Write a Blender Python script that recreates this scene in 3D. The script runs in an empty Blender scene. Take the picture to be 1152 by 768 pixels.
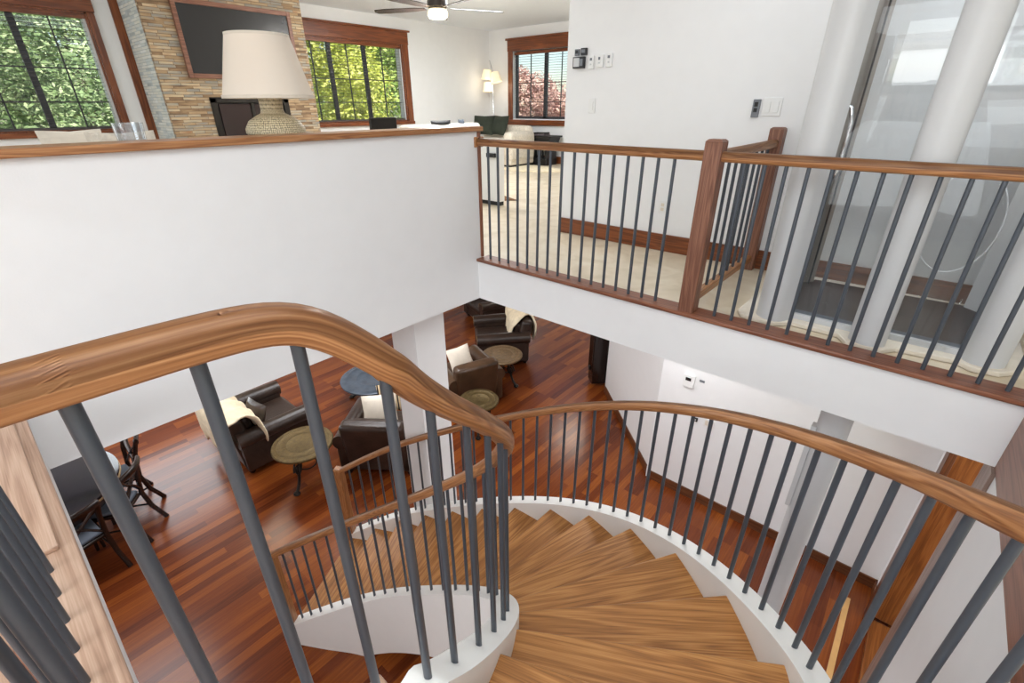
import bpy, math, random
from mathutils import Vector, Matrix
random.seed(7)
SC = bpy.context.scene
COL = SC.collection
PI = math.pi
# ------------------------------------------------------------------ camera
cam_d = bpy.data.cameras.new('camera'); cam = bpy.data.objects.new('camera', cam_d); COL.objects.link(cam)
cam_d.sensor_width = 36; cam_d.lens = 531.8 / 1152 * 36; cam_d.clip_start = 0.02; cam_d.clip_end = 500
_r = (0.75781, 0.65246, -0.00361); _u = (-0.28952, 0.34121, 0.89429); _f = (-0.58472, 0.67666, -0.44747)
cam.matrix_world = Matrix(((_r[0], _u[0], -_f[0], 0), (_r[1], _u[1], -_f[1], 0), (_r[2], _u[2], -_f[2], 4.62), (0, 0, 0, 1)))
SC.camera = cam
# ------------------------------------------------------------------ view, world, sun, lamps
SC.view_settings.view_transform = 'Standard'; SC.view_settings.look = 'None'
SC.view_settings.gamma = 1; SC.view_settings.use_curve_mapping = False
SC.view_settings.exposure = 0.0
W = bpy.data.worlds.new('sky'); SC.world = W; W.use_nodes = True
wn = W.node_tree.nodes; wl = W.node_tree.links
sky = wn.new('ShaderNodeTexSky'); sky.sky_type = 'NISHITA'; sky.sun_disc = False
sky.sun_elevation = math.radians(42); sky.sun_rotation = math.radians(200)
wl.new(sky.outputs[0], wn['Background'].inputs[0]); wn['Background'].inputs[1].default_value = 0.24
def sun(name, direction, e, ang=2):
    l = bpy.data.lights.new(name, 'SUN'); l.energy = e; l.angle = math.radians(ang); l.color = (1, .96, .88)
    o = bpy.data.objects.new(name, l); COL.objects.link(o)
    o.rotation_euler = Vector(direction).to_track_quat('-Z', 'Y').to_euler(); o.location = (0, 0, 20)
sun('sun', (-.8, .05, -.62), 12)
def area(name, loc, size, e, rot=(0, 0, 0), color=(.90, .955, 1), sy=None):
    l = bpy.data.lights.new(name, 'AREA'); l.energy = e; l.size = size; l.color = color
    if sy: l.shape = 'RECTANGLE'; l.size_y = sy
    o = bpy.data.objects.new(name, l); COL.objects.link(o); o.location = loc; o.rotation_euler = rot
    return o
R90 = PI / 2
area('fill_light_stairs', (-.2, .1, 6.02), 2.2, 58)  # unseen fill panel added to brighten the stairwell
area('fill_light_living', (-4.6, 2.4, 6.02), 2.2, 36)  # added soft fill for the living room, out of view
area('fill_light_hall', (-1.2, 3.5, 6.04), 1.0, 5)  # weak unseen fill added for the upper hallway
area('fill_light_lounge', (-6.0, 6.0, 6.04), 1.4, 80)  # added fill that lifts the lounge, no fixture there
area('daylight_rear_window', (-.4, -3.85, 4.9), 2.6, 105, (R90, 0, 0), (.93, .97, 1), 1.9)
area('fill_light_landing', (1.6, -1.6, 6.0), 1.6, 30)  # extra unseen fill added to the right of the landing
area('fill_light_left_side', (-6.6, -2.2, 5.0), 1.8, 45, (R90, 0, 0), (.9, .95, 1))  # added fill panel out of view, brightens the pale chimney side
area('fill_light_elevator', (0, 3.55, 6.05), .5, 16)  # fill added inside the shaft to lift its dark interior

area('lower_fill_light_lounge', (-5.6, 3.6, 3.03), 2.2, 105, color=(.95, .97, 1))  # unseen fill added for the lower lounge and the well
area('lower_fill_light_landing', (-1.0, -1.3, 3.03), 1.6, 95, (math.radians(25), 0, 0), color=(.93, .96, 1))  # added fill under the landing, tilted towards the well stringer
area('lower_fill_light_entry', (1.4, 3.9, 3.0), .8, 26)  # unseen fill added to brighten the lower door post
area('lower_fill_light_hall', (-1.6, 3.9, 3.03), 1.0, 40, color=(.95, .97, 1))  # added fill beneath the balcony slab for the lower hall
area('lower_fill_light_dining', (-6.3, -.6, 3.03), 1.6, 60, color=(.97, .97, 1))  # unseen fill added over the dining set
area('lower_downlight_far', (-5.2, 8.4, 3.03), .9, 40, color=(1, .92, .8))
area('lower_downlight_west', (-7.9, 2.0, 3.03), .5, 18, color=(1, .88, .7))
area('lower_window_light', (-8.85, 1.0, 1.6), 1.6, 50, (0, -R90, 0), (.9, .95, 1), 1.4)
# ------------------------------------------------------------------ materials
def lin(c):
    return tuple(((x / 255) / 12.92 if x / 255 <= .04045 else ((x / 255 + .055) / 1.055) ** 2.4) for x in c) + (1,)
def base_mat(name):
    m = bpy.data.materials.new(name); m.use_nodes = True
    return m, m.node_tree.nodes, m.node_tree.links, m.node_tree.nodes['Principled BSDF']
def ramp(n, stops):
    r = n.new('ShaderNodeValToRGB'); e = r.color_ramp.elements
    e[0].position, e[0].color = stops[0]; e[1].position, e[1].color = stops[-1]
    for p, c in stops[1:-1]:
        x = e.new(p); x.color = c
    return r
def math_n(n, l, op, a, b=None):
    m = n.new('ShaderNodeMath'); m.operation = op
    for i, v in enumerate((a, b)):
        if v is None: continue
        if isinstance(v, (int, float)): m.inputs[i].default_value = v
        else: l.new(v, m.inputs[i])
    return m.outputs[0]
def simple(name, c, rough=.5, metal=0, var=.06, scale=8, bump=0, bscale=60, spec=.5):
    m, n, l, p = base_mat(name)
    tc = n.new('ShaderNodeTexCoord'); ns = n.new('ShaderNodeTexNoise'); ns.inputs['Scale'].default_value = scale; ns.inputs['Detail'].default_value = 4
    l.new(tc.outputs['Object'], ns.inputs['Vector'])
    c4 = lin(c); a = tuple(max(0, x * (1 - var)) for x in c4[:3]) + (1,); b = tuple(min(1, x * (1 + var)) for x in c4[:3]) + (1,)
    r = ramp(n, [(.3, a), (.7, b)]); l.new(ns.outputs[0], r.inputs[0]); l.new(r.outputs[0], p.inputs['Base Color'])
    p.inputs['Roughness'].default_value = rough; p.inputs['Metallic'].default_value = metal; p.inputs['Specular IOR Level'].default_value = spec
    if bump:
        n2 = n.new('ShaderNodeTexNoise'); n2.inputs['Scale'].default_value = bscale; n2.inputs['Detail'].default_value = 5
        l.new(tc.outputs['Object'], n2.inputs['Vector'])
        bp = n.new('ShaderNodeBump'); bp.inputs['Strength'].default_value = bump; bp.inputs['Distance'].default_value = .01
        l.new(n2.outputs[0], bp.inputs['Height']); l.new(bp.outputs[0], p.inputs['Normal'])
    return m
def wood(name, dark, mid, light, rough=.35, rings=9, freq=1.0):
    """UV in metres, u along the grain"""
    m, n, l, p = base_mat(name)
    uv = n.new('ShaderNodeUVMap'); uv.uv_map = 'UVMap'
    oi = n.new('ShaderNodeObjectInfo')
    off = n.new('ShaderNodeVectorMath'); off.operation = 'SCALE'; off.inputs[0].default_value = (17, 9, 5)
    l.new(oi.outputs['Random'], off.inputs['Scale'])
    ad = n.new('ShaderNodeVectorMath'); l.new(uv.outputs[0], ad.inputs[0]); l.new(off.outputs[0], ad.inputs[1])
    def noise(sx, sy, det, dist=0):
        mp = n.new('ShaderNodeMapping'); mp.inputs['Scale'].default_value = (sx * freq, sy * freq, 1); l.new(ad.outputs[0], mp.inputs['Vector'])
        t = n.new('ShaderNodeTexNoise'); t.inputs['Scale'].default_value = 1; t.inputs['Detail'].default_value = det; t.inputs['Distortion'].default_value = dist
        l.new(mp.outputs[0], t.inputs['Vector']); return t.outputs[0]
    a = noise(.7, 13, 2, .35); s = math_n(n, l, 'SINE', math_n(n, l, 'MULTIPLY', a, rings * 6.28))
    s = math_n(n, l, 'ADD', math_n(n, l, 'MULTIPLY', s, .17), .5)
    fine = noise(5, 240, 5); blot = noise(2, 5, 3)
    v = math_n(n, l, 'ADD', s, math_n(n, l, 'MULTIPLY', math_n(n, l, 'SUBTRACT', fine, .5), .9))
    v = math_n(n, l, 'ADD', v, math_n(n, l, 'MULTIPLY', math_n(n, l, 'SUBTRACT', blot, .5), .4))
    r = ramp(n, [(.1, lin(dark)), (.5, lin(mid)), (.9, lin(light))]); l.new(v, r.inputs[0]); l.new(r.outputs[0], p.inputs['Base Color'])
    p.inputs['Roughness'].default_value = rough
    bp = n.new('ShaderNodeBump'); bp.inputs['Strength'].default_value = .12; bp.inputs['Distance'].default_value = .002
    l.new(fine, bp.inputs['Height']); l.new(bp.outputs[0], p.inputs['Normal'])
    return m
M = {}
M['wall'] = simple('white_wall_paint', (238, 238, 238), .6, var=.01, bump=.04, bscale=120)
M['ceil'] = simple('ceiling_paint', (236, 240, 246), .7, var=.01)
M['stringer'] = simple('stringer_paint', (240, 239, 235), .45, var=.01)
M['rail'] = wood('oak_handrail', (116, 70, 40), (162, 110, 68), (194, 144, 98), .36, 18)
M['tread'] = wood('oak_tread', (114, 70, 30), (166, 111, 56), (196, 142, 82), .44, 7)
M['nosing'] = wood('oak_nosing', (92, 50, 34), (128, 78, 56), (152, 100, 74), .35, 8)
M['newel'] = wood('oak_newel', (92, 56, 42), (128, 84, 64), (156, 112, 90), .45, 10)
M['paleoak'] = wood('pale_oak_board', (156, 122, 100), (190, 156, 132), (212, 182, 160), .5, 6)
M['taupewood'] = wood('greyish_oak', (112, 90, 78), (146, 122, 110), (166, 144, 132), .45, 6)
M['cherry'] = wood('cherry_trim', (72, 32, 14), (118, 62, 30), (150, 86, 46), .3, 6)
M['darkbase'] = wood('walnut_baseboard', (70, 38, 20), (100, 58, 34), (122, 76, 48), .35, 6)
M['door'] = wood('stained_door', (96, 50, 20), (132, 76, 34), (156, 98, 50), .32, 6)
M['darkwood'] = wood('espresso_wood', (16, 10, 8), (34, 20, 15), (52, 32, 24), .25, 5)
M['bar'] = simple('gunmetal_baluster', (76, 82, 90), .36, .25, .05)
M['leather'] = simple('brown_leather', (52, 40, 34), .28, 0, .35, 5, .35, 25)
M['leather2'] = simple('tan_brown_leather', (74, 54, 38), .3, 0, .3, 5, .35, 25)
M['fur'] = simple('cream_sherpa', (240, 226, 196), .95, 0, .10, 14, .6, 45)
M['cream'] = simple('cream_cloth', (226, 216, 200), .9, 0, .06, 10, .3, 80)
M['knit'] = simple('cream_knit', (222, 212, 196), .95, 0, .12, 30, 1.0, 60)
M['green'] = simple('dark_green_cloth', (44, 50, 38), .85, 0, .2, 12, .4, 60)
M['navy'] = simple('grey_blue_cloth', (84, 92, 104), .8, 0, .1)
M['iron'] = simple('wrought_iron', (48, 44, 40), .4, .7, .2)
M['bronze'] = simple('hammered_bronze', (126, 104, 76), .38, .55, .25, 22, .7, 70)
M['bronze2'] = simple('olive_bronze', (98, 82, 50), .38, .55, .3, 22, .8, 60)
M['slate'] = simple('slate_blue_top', (78, 88, 100), .22, .2, .2, 8, .2, 30)
M['tabletop'] = simple('dark_blue_black_top', (26, 26, 34), .16, 0, .4, 3)
M['rope'] = simple('brass_nailhead', (176, 150, 112), .5, .3, .3, 90, .8, 150)
M['black'] = simple('black_plastic', (22, 22, 24), .4, 0, .1)
M['screen'] = simple('screen_glass', (34, 32, 31), .25, 0, .03)
M['white'] = simple('white_plastic', (236, 236, 234), .35, 0, .01)
M['grey'] = simple('grey_plastic', (120, 124, 130), .4, 0, .05)
M['alu'] = simple('silver_aluminium', (204, 205, 206), .42, .0, .01)
M['taupe'] = simple('taupe_frame', (150, 142, 134), .4, .1, .03)
M['steel'] = simple('brushed_steel', (96, 106, 120), .3, .6, .08)
M['darkfloor'] = simple('dark_gloss_floor', (50, 36, 32), .32, 0, .2, 4)
M['chrome'] = simple('chrome', (210, 210, 212), .12, .95, .02)
M['blind'] = simple('dark_blind', (84, 78, 76), .5, 0, .05)
M['muntin'] = simple('window_muntin', (66, 66, 70), .4, 0, .05)
M['iringlass'] = simple('stove_glass', (40, 16, 10), .12, 0, .3, 3)
M['ceramic'] = simple('olive_white_ceramic', (176, 164, 130), .5, 0, .1, 6)
M['blade'] = simple('fan_blade_dark', (48, 36, 30), .25, 0, .1)
M['clearcable'] = simple('pale_cable', (205, 206, 208), .3)
M['book'] = simple('book_cover', (120, 108, 110), .5, 0, .3, 20)
M['rugbrown'] = simple('brown_rug', (120, 82, 52), .95, 0, .2, 30, .8, 80)
M['bark'] = simple('bark', (84, 66, 50), .9, 0, .3, 10, .8, 20)
M['lawn'] = simple('grass', (96, 120, 62), .95, 0, .3, 2, .5, 20)
M['ochre'] = simple('honey_coloured_strip', (206, 160, 100), .4, 0, .08)
def glow(name, c, e, base=(240, 226, 196)):
    m, n, l, p = base_mat(name); p.inputs['Base Color'].default_value = lin(base); p.inputs['Roughness'].default_value = .8
    p.inputs['Emission Color'].default_value = lin(c); p.inputs['Emission Strength'].default_value = e
    return m
M['shade_on'] = glow('lit_lamp_shade', (255, 232, 190), .55)
M['fanlight'] = glow('lit_fan_globe', (255, 236, 196), 1.1)
m, n, l, p = base_mat('linen_lamp_shade'); M['linen'] = m
p.inputs['Base Color'].default_value = lin((252, 243, 230)); p.inputs['Roughness'].default_value = .85
tb = n.new('ShaderNodeBsdfTranslucent'); tb.inputs[0].default_value = lin((240, 220, 190)); mx = n.new('ShaderNodeMixShader'); mx.inputs[0].default_value = .25
l.new(p.outputs[0], mx.inputs[1]); l.new(tb.outputs[0], mx.inputs[2]); l.new(mx.outputs[0], n['Material Output'].inputs[0])
def glassmat(name, tint, fac_min=.04, rough=.0):
    m, n, l, p = base_mat(name)
    t = n.new('ShaderNodeBsdfTransparent'); t.inputs[0].default_value = tint
    g = n.new('ShaderNodeBsdfGlossy'); g.inputs['Roughness'].default_value = rough
    lw = n.new('ShaderNodeLayerWeight'); lw.inputs[0].default_value = .5
    fc = math_n(n, l, 'ADD', math_n(n, l, 'MULTIPLY', math_n(n, l, 'POWER', lw.outputs['Facing'], 5), .9), fac_min)
    mx = n.new('ShaderNodeMixShader'); l.new(fc, mx.inputs[0]); l.new(t.outputs[0], mx.inputs[1]); l.new(g.outputs[0], mx.inputs[2])
    l.new(mx.outputs[0], n['Material Output'].inputs[0]); return m
M['glass'] = glassmat('clear_glass', (.93, .95, .95, 1))
M['polycarb'] = glassmat('elevator_glass', (.97, .975, .975, 1), rough=0)
M['cut'] = glassmat('cut_crystal', (.90, .92, .94, 1), .16, .08)
# jatoba plank floor
m, n, l, p = base_mat('jatoba_plank_floor'); M['floor_low'] = m
tc = n.new('ShaderNodeTexCoord'); sx = n.new('ShaderNodeSeparateXYZ'); cb = n.new('ShaderNodeCombineXYZ')
l.new(tc.outputs['Object'], sx.inputs[0]); l.new(sx.outputs['Y'], cb.inputs['X']); l.new(sx.outputs['X'], cb.inputs['Y'])
br = n.new('ShaderNodeTexBrick'); l.new(cb.outputs[0], br.inputs['Vector'])
br.inputs['Scale'].default_value = 1; br.inputs['Brick Width'].default_value = 1.15; br.inputs['Row Height'].default_value = .1
br.inputs['Mortar Size'].default_value = .0012; br.inputs['Mortar Smooth'].default_value = 1; br.offset = .37; br.offset_frequency = 3
br.inputs['Color1'].default_value = (0, 0, 0, 1); br.inputs['Color2'].default_value = (1, 1, 1, 1); br.inputs['Mortar'].default_value = (.2, .2, .2, 1)
mp = n.new('ShaderNodeMapping'); mp.inputs['Scale'].default_value = (2.5, 60, 1); l.new(cb.outputs[0], mp.inputs[0])
g = n.new('ShaderNodeTexNoise'); g.inputs['Scale'].default_value = 1; g.inputs['Detail'].default_value = 4; l.new(mp.outputs[0], g.inputs['Vector'])
v = math_n(n, l, 'ADD', math_n(n, l, 'MULTIPLY', br.outputs['Color'], .46), math_n(n, l, 'MULTIPLY', g.outputs[0], .52))
r = ramp(n, [(.12, lin((70, 28, 13))), (.45, lin((110, 52, 22))), (.70, lin((136, 72, 28))), (.96, lin((172, 102, 42)))]); l.new(v, r.inputs[0])
l.new(r.outputs[0], p.inputs['Base Color']); p.inputs['Roughness'].default_value = .24; p.inputs['Specular IOR Level'].default_value = .35
# cream upper floor
m, n, l, p = base_mat('cream_travertine_floor'); M['floor_up'] = m
tc = n.new('ShaderNodeTexCoord'); g = n.new('ShaderNodeTexNoise'); g.inputs['Scale'].default_value = 3.5; g.inputs['Detail'].default_value = 5; g.inputs['Distortion'].default_value = 1.2
l.new(tc.outputs['Object'], g.inputs['Vector']); r = ramp(n, [(.3, lin((206, 190, 162))), (.5, lin((220, 205, 180))), (.7, lin((228, 216, 194)))]); l.new(g.outputs[0], r.inputs[0])
l.new(r.outputs[0], p.inputs['Base Color']); p.inputs['Roughness'].default_value = .32
# ledger stone (UV in metres)
def stone(name, cols):
    m, n, l, p = base_mat(name)
    uv = n.new('ShaderNodeUVMap'); uv.uv_map = 'UVMap'
    br = n.new('ShaderNodeTexBrick'); l.new(uv.outputs[0], br.inputs['Vector'])
    br.inputs['Scale'].default_value = 1; br.inputs['Brick Width'].default_value = .23; br.inputs['Row Height'].default_value = .034
    br.inputs['Mortar Size'].default_value = .003; br.offset = .41; br.offset_frequency = 2; br.squash = .7; br.squash_frequency = 3
    br.inputs['Color1'].default_value = (0, 0, 0, 1); br.inputs['Color2'].default_value = (1, 1, 1, 1); br.inputs['Mortar'].default_value = (0, 0, 0, 1)
    mp = n.new('ShaderNodeMapping'); mp.inputs['Scale'].default_value = (5, 22, 1); l.new(uv.outputs[0], mp.inputs[0])
    g = n.new('ShaderNodeTexNoise'); g.inputs['Scale'].default_value = 1; g.inputs['Detail'].default_value = 5; l.new(mp.outputs[0], g.inputs['Vector'])
    v = math_n(n, l, 'ADD', math_n(n, l, 'MULTIPLY', br.outputs['Color'], .55), math_n(n, l, 'MULTIPLY', g.outputs[0], .5))
    k = len(cols); r = ramp(n, [(.15 + .75 * i / (k - 1), lin(c)) for i, c in enumerate(cols)]); l.new(v, r.inputs[0])
    l.new(r.outputs[0], p.inputs['Base Color']); p.inputs['Roughness'].default_value = .85
    bp = n.new('ShaderNodeBump'); bp.inputs['Strength'].default_value = .9; bp.inputs['Distance'].default_value = .02
    l.new(v, bp.inputs['Height']); l.new(bp.outputs[0], p.inputs['Normal']); return m
M['stone'] = stone('ledger_stone', [(80, 64, 52), (146, 118, 90), (188, 160, 124), (150, 148, 140), (206, 184, 150), (168, 124, 90)])
M['stone2'] = stone('pale_quartz_stone', [(160, 166, 164), (206, 212, 210), (222, 220, 208), (234, 236, 234)])
# chequered tweed ceramic ring pattern for the lamp base
m, n, l, p = base_mat('woven_ceramic'); M['woven'] = m
uv = n.new('ShaderNodeUVMap'); uv.uv_map = 'UVMap'; mp = n.new('ShaderNodeMapping'); mp.inputs['Scale'].default_value = (110, 110, 1); l.new(uv.outputs[0], mp.inputs[0])
vr = n.new('ShaderNodeTexVoronoi'); vr.inputs['Scale'].default_value = 1; vr.inputs['Randomness'].default_value = .25; l.new(mp.outputs[0], vr.inputs['Vector'])
r = ramp(n, [(.2, lin((222, 210, 182))), (.42, lin((196, 178, 136))), (.6, lin((96, 92, 84)))]); l.new(vr.outputs['Distance'], r.inputs[0]); l.new(r.outputs[0], p.inputs['Base Color']); p.inputs['Roughness'].default_value = .5
def stripes(name, a, b, sc):
    m, n, l, p = base_mat(name); tc = n.new('ShaderNodeTexCoord'); w = n.new('ShaderNodeTexWave'); w.inputs['Scale'].default_value = sc
    l.new(tc.outputs['Object'], w.inputs['Vector']); r = ramp(n, [(.45, lin(a)), (.55, lin(b))]); l.new(w.outputs[0], r.inputs[0]); l.new(r.outputs[0], p.inputs['Base Color'])
    p.inputs['Roughness'].default_value = .9; return m
M['stripe'] = stripes('striped_cloth', (206, 182, 144), (40, 34, 32), 7)
def leafmat(name, a, b, c):
    m, n, l, p = base_mat(name); tc = n.new('ShaderNodeTexCoord'); g = n.new('ShaderNodeTexNoise'); g.inputs['Scale'].default_value = 3.2; g.inputs['Detail'].default_value = 6
    l.new(tc.outputs['Object'], g.inputs['Vector']); r = ramp(n, [(.32, lin(a)), (.5, lin(b)), (.66, lin(c))]); l.new(g.outputs[0], r.inputs[0])
    l.new(r.outputs[0], p.inputs['Base Color']); p.inputs['Roughness'].default_value = .6
    t = n.new('ShaderNodeBsdfTranslucent'); l.new(r.outputs[0], t.inputs[0]); mx = n.new('ShaderNodeMixShader'); mx.inputs[0].default_value = .35
    l.new(p.outputs[0], mx.inputs[1]); l.new(t.outputs[0], mx.inputs[2]); l.new(mx.outputs[0], n['Material Output'].inputs[0]); return m
M['leaf_spruce'] = leafmat('spruce_needles', (74, 96, 66), (140, 164, 110), (206, 216, 170))
M['leaf_gold'] = leafmat('yellow_green_leaves', (140, 150, 60), (198, 202, 92), (236, 232, 150))
M['leaf_green'] = leafmat('green_leaves', (90, 120, 50), (150, 176, 84), (206, 214, 130))
M['leaf_red'] = leafmat('plum_leaves', (150, 110, 104), (198, 156, 146), (226, 196, 180))

# ------------------------------------------------------------------ mesh helpers
class MB:
    def __init__(s): s.v = []; s.f = []; s.uv = None; s.smooth = False
    def add(s, vs, fs):
        o = len(s.v); s.v += [tuple(x) for x in vs]; s.f += [tuple(i + o for i in f) for f in fs]; return s
    def box(s, x0, x1, y0, y1, z0, z1):
        return s.add([(x0, y0, z0), (x1, y0, z0), (x1, y1, z0), (x0, y1, z0), (x0, y0, z1), (x1, y0, z1), (x1, y1, z1), (x0, y1, z1)],
                     [(0, 3, 2, 1), (4, 5, 6, 7), (0, 1, 5, 4), (1, 2, 6, 5), (2, 3, 7, 6), (3, 0, 4, 7)])
    def obox(s, c, d, a=0):
        ca, sa = math.cos(a), math.sin(a); vs = []
        for z in (-1, 1):
            for x, y in ((-1, -1), (1, -1), (1, 1), (-1, 1)):
                X, Y = x * d[0] / 2, y * d[1] / 2; vs.append((c[0] + X * ca - Y * sa, c[1] + X * sa + Y * ca, c[2] + z * d[2] / 2))
        return s.add(vs, [(0, 3, 2, 1), (4, 5, 6, 7), (0, 1, 5, 4), (1, 2, 6, 5), (2, 3, 7, 6), (3, 0, 4, 7)])
    def prism(s, poly, z0, z1):
        k = len(poly); vs = [(x, y, z0) for x, y in poly] + [(x, y, z1) for x, y in poly]
        return s.add(vs, [tuple(range(k))[::-1], tuple(range(k, 2 * k))] + [(i, (i + 1) % k, (i + 1) % k + k, i + k) for i in range(k)])
    def tube(s, path, r, n=12, cap=True, sx=1, sy=1, rs=None):
        """round tube along path"""
        s.smooth = True; P = [Vector(p) for p in path]; rings = []
        prev = None
        for i, p in enumerate(P):
            t = (P[min(i + 1, len(P) - 1)] - P[max(i - 1, 0)]).normalized()
            if prev is None:
                a = t.cross(Vector((0, 0, 1)));  a = a if a.length > .05 else t.cross(Vector((0, 1, 0)))
            else: a = prev - t * prev.dot(t)
            a.normalize(); prev = a; b = t.cross(a); rr = rs[i] if rs else r
            rings.append([p + a * math.cos(2 * PI * j / n) * rr * sx + b * math.sin(2 * PI * j / n) * rr * sy for j in range(n)])
        vs = [v for ring in rings for v in ring]; fs = []
        for i in range(len(P) - 1):
            for j in range(n): fs.append((i * n + j, i * n + (j + 1) % n, (i + 1) * n + (j + 1) % n, (i + 1) * n + j))
        if cap: fs += [tuple(range(n))[::-1], tuple(range((len(P) - 1) * n, len(P) * n))]
        return s.add(vs, fs)
    def bar(s, p0, p1, r, n=12): return s.tube([p0, p1], r, n)
    def lathe(s, prof, c=(0, 0, 0), n=40):
        s.smooth = True; vs = []; fs = []; k = len(prof)
        for j in range(n):
            a = 2 * PI * j / n
            for r, z in prof: vs.append((c[0] + r * math.cos(a), c[1] + r * math.sin(a), c[2] + z))
        for j in range(n):
            for i in range(k - 1):
                a, b = j * k + i, ((j + 1) % n) * k + i; fs.append((a, b, b + 1, a + 1))
        return s.add(vs, fs)
    def sweep(s, path, prof, uvs=True):
        """prof: list of (side, up) closed; path of points, horizontal side vector"""
        s.smooth = True; P = [Vector(p) for p in path]; k = len(prof); vs = []; fs = []; L = [0]
        for i in range(1, len(P)): L.append(L[-1] + (P[i] - P[i - 1]).length)
        pl = [0]
        for j in range(k): a, b = prof[j], prof[(j + 1) % k]; pl.append(pl[-1] + math.dist(a, b))
        for i, p in enumerate(P):
            t = (P[min(i + 1, len(P) - 1)] - P[max(i - 1, 0)]).normalized()
            sd = t.cross(Vector((0, 0, 1))).normalized(); up = sd.cross(t)
            for a, b in prof: vs.append(p + sd * a + up * b)
        base = len(s.f); s.uv = s.uv or {}
        for i in range(len(P) - 1):
            for j in range(k):
                fs.append((i * k + j, i * k + (j + 1) % k, (i + 1) * k + (j + 1) % k, (i + 1) * k + j))
                s.uv[base + len(fs) - 1] = [(L[i], pl[j]), (L[i], pl[j + 1]), (L[i + 1], pl[j + 1]), (L[i + 1], pl[j])]
        fs += [tuple(range(k))[::-1], tuple(range((len(P) - 1) * k, len(P) * k))]
        for q, ps in ((-2, prof[::-1]), (-1, prof)): s.uv[base + len(fs) + q] = [(a * .3, b) for a, b in ps]
        return s.add(vs, fs)
    def grid(s, rows):
        nr, nc = len(rows), len(rows[0]); s.smooth = True
        return s.add([p for r in rows for p in r], [(i * nc + j, i * nc + j + 1, (i + 1) * nc + j + 1, (i + 1) * nc + j) for i in range(nr - 1) for j in range(nc - 1)])
def build(name, mb, mat, parent=None, grain=None, bevel=0, seg=2, world=True, subd=0, solid=0, ang=35):
    me = bpy.data.meshes.new(name)
    vs = mb.v
    if parent is not None and world:
        inv = Matrix.LocRotScale(parent.location, parent.rotation_euler, None).inverted(); vs = [inv @ Vector(v) for v in vs]
    me.from_pydata([tuple(v) for v in vs], [], mb.f)
    if mat: me.materials.append(mat)
    uvl = me.uv_layers.new(name='UVMap')
    src = mb.v
    gx = Vector(grain) if grain is not None else None
    for pi_, poly in enumerate(me.polygons):
        if mb.uv and pi_ in mb.uv:
            for k, li in enumerate(poly.loop_indices): uvl.data[li].uv = mb.uv[pi_][k]
            continue
        idx = list(poly.vertices); a, b, c = (Vector(src[i]) for i in (idx[0], idx[1], idx[2]))
        nr = (b - a).cross(c - b); nr = nr.normalized() if nr.length > 1e-12 else Vector((0, 0, 1))
        g = gx
        if g is None:
            g = Vector((0, 0, 1)).cross(nr);  g = g if g.length > .1 else Vector((1, 0, 0))
        g = g.normalized()
        pv = nr.cross(g)
        if pv.length < .3: pv = g.orthogonal(); g2 = pv.cross(nr)  # end grain
        pv.normalize()
        for li, vi in zip(poly.loop_indices, idx):
            q = Vector(src[vi]); uvl.data[li].uv = (q.dot(g), q.dot(pv))
    if mb.smooth or bevel or subd:
        me.polygons.foreach_set('use_smooth', [True] * len(me.polygons)); me.set_sharp_from_angle(angle=math.radians(ang))
    me.update()
    o = bpy.data.objects.new(name, me); COL.objects.link(o)
    if parent is not None: o.parent = parent
    if solid:
        q = o.modifiers.new('solid', 'SOLIDIFY'); q.thickness = solid; q.offset = 0
    if bevel:
        q = o.modifiers.new('bevel', 'BEVEL'); q.width = bevel; q.segments = seg; q.limit_method = 'ANGLE'; q.angle_limit = math.radians(40)
    if subd:
        q = o.modifiers.new('sub', 'SUBSURF'); q.levels = subd; q.render_levels = subd
    return o
def tag(o, label, cat, group=None, kind=None):
    o['label'] = label; o['category'] = cat
    if group: o['group'] = group
    if kind: o['kind'] = kind
    return o
def thing(name, label, cat, loc=(0, 0, 0), rotz=0, group=None):
    o = bpy.data.objects.new(name, None); COL.objects.link(o); o.empty_display_size = .1
    o.location = loc; o.rotation_euler = (0, 0, rotz); tag(o, label, cat, group); return o
def struct(name, mb, mat, label, cat, parent=None, **k):
    o = build(name, mb, mat, parent, **k)
    if parent is None: o['kind'] = 'structure'; o['label'] = label; o['category'] = cat
    return o
def sempty(name, label, cat, loc):
    o = thing(name, label, cat, loc); o['kind'] = 'structure'; return o
def copy_thing(root, loc, rotz, label):
    r = root.copy(); COL.objects.link(r); r.location = loc; r.rotation_euler = (0, 0, rotz); r['label'] = label
    for ch in list(root.children):
        c = ch.copy(); COL.objects.link(c); c.parent = r
        for g in list(ch.children):
            d = g.copy(); COL.objects.link(d); d.parent = c
    return r
Xv, Yv, Zv = (1, 0, 0), (0, 1, 0), (0, 0, 1)
F = 3.42; CB = 3.08; CT = 6.12     # upper floor, lower ceiling, upper ceiling

# ------------------------------------------------------------------ large structure
struct('floor', MB().box(-9.2, 2.6, -4.2, 11, -.2, 0), M['floor_low'], 'glossy reddish brown wooden plank floor of the lower level', 'floor')
def slab(n, x0, x1, y0, y1, lab):
    struct('floor', MB().box(x0, x1, y0, y1, CB + .002, F), M['floor_up'], lab, 'floor')
slab(1, -8.9, -2.955, -4.1, 9.5, 'cream stone floor of the upper living room behind the half wall')
slab(2, -2.955, 2.6, 2.835, 9.5, 'cream stone floor of the hallway behind the balcony railing')
slab(3, .64, 2.6, -4.1, 2.835, 'cream upper floor right of the stairwell')
lf = MB().box(-2.80, -.72, -4.1, -.27, CB + .002, F).box(-.52, .60, -4.1, .16, CB + .002, F).box(-.72, -.52, -4.1, -.25, CB + .002, F)
struct('floor', lf, M['paleoak'], 'tan wooden landing floor at the head of the stairs', 'floor', grain=Xv)
struct('ceiling', MB().box(-9, 2.7, -4.2, 9.6, CT, CT + .15), M['ceil'], 'white ceiling of the upper level', 'ceiling')
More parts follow.
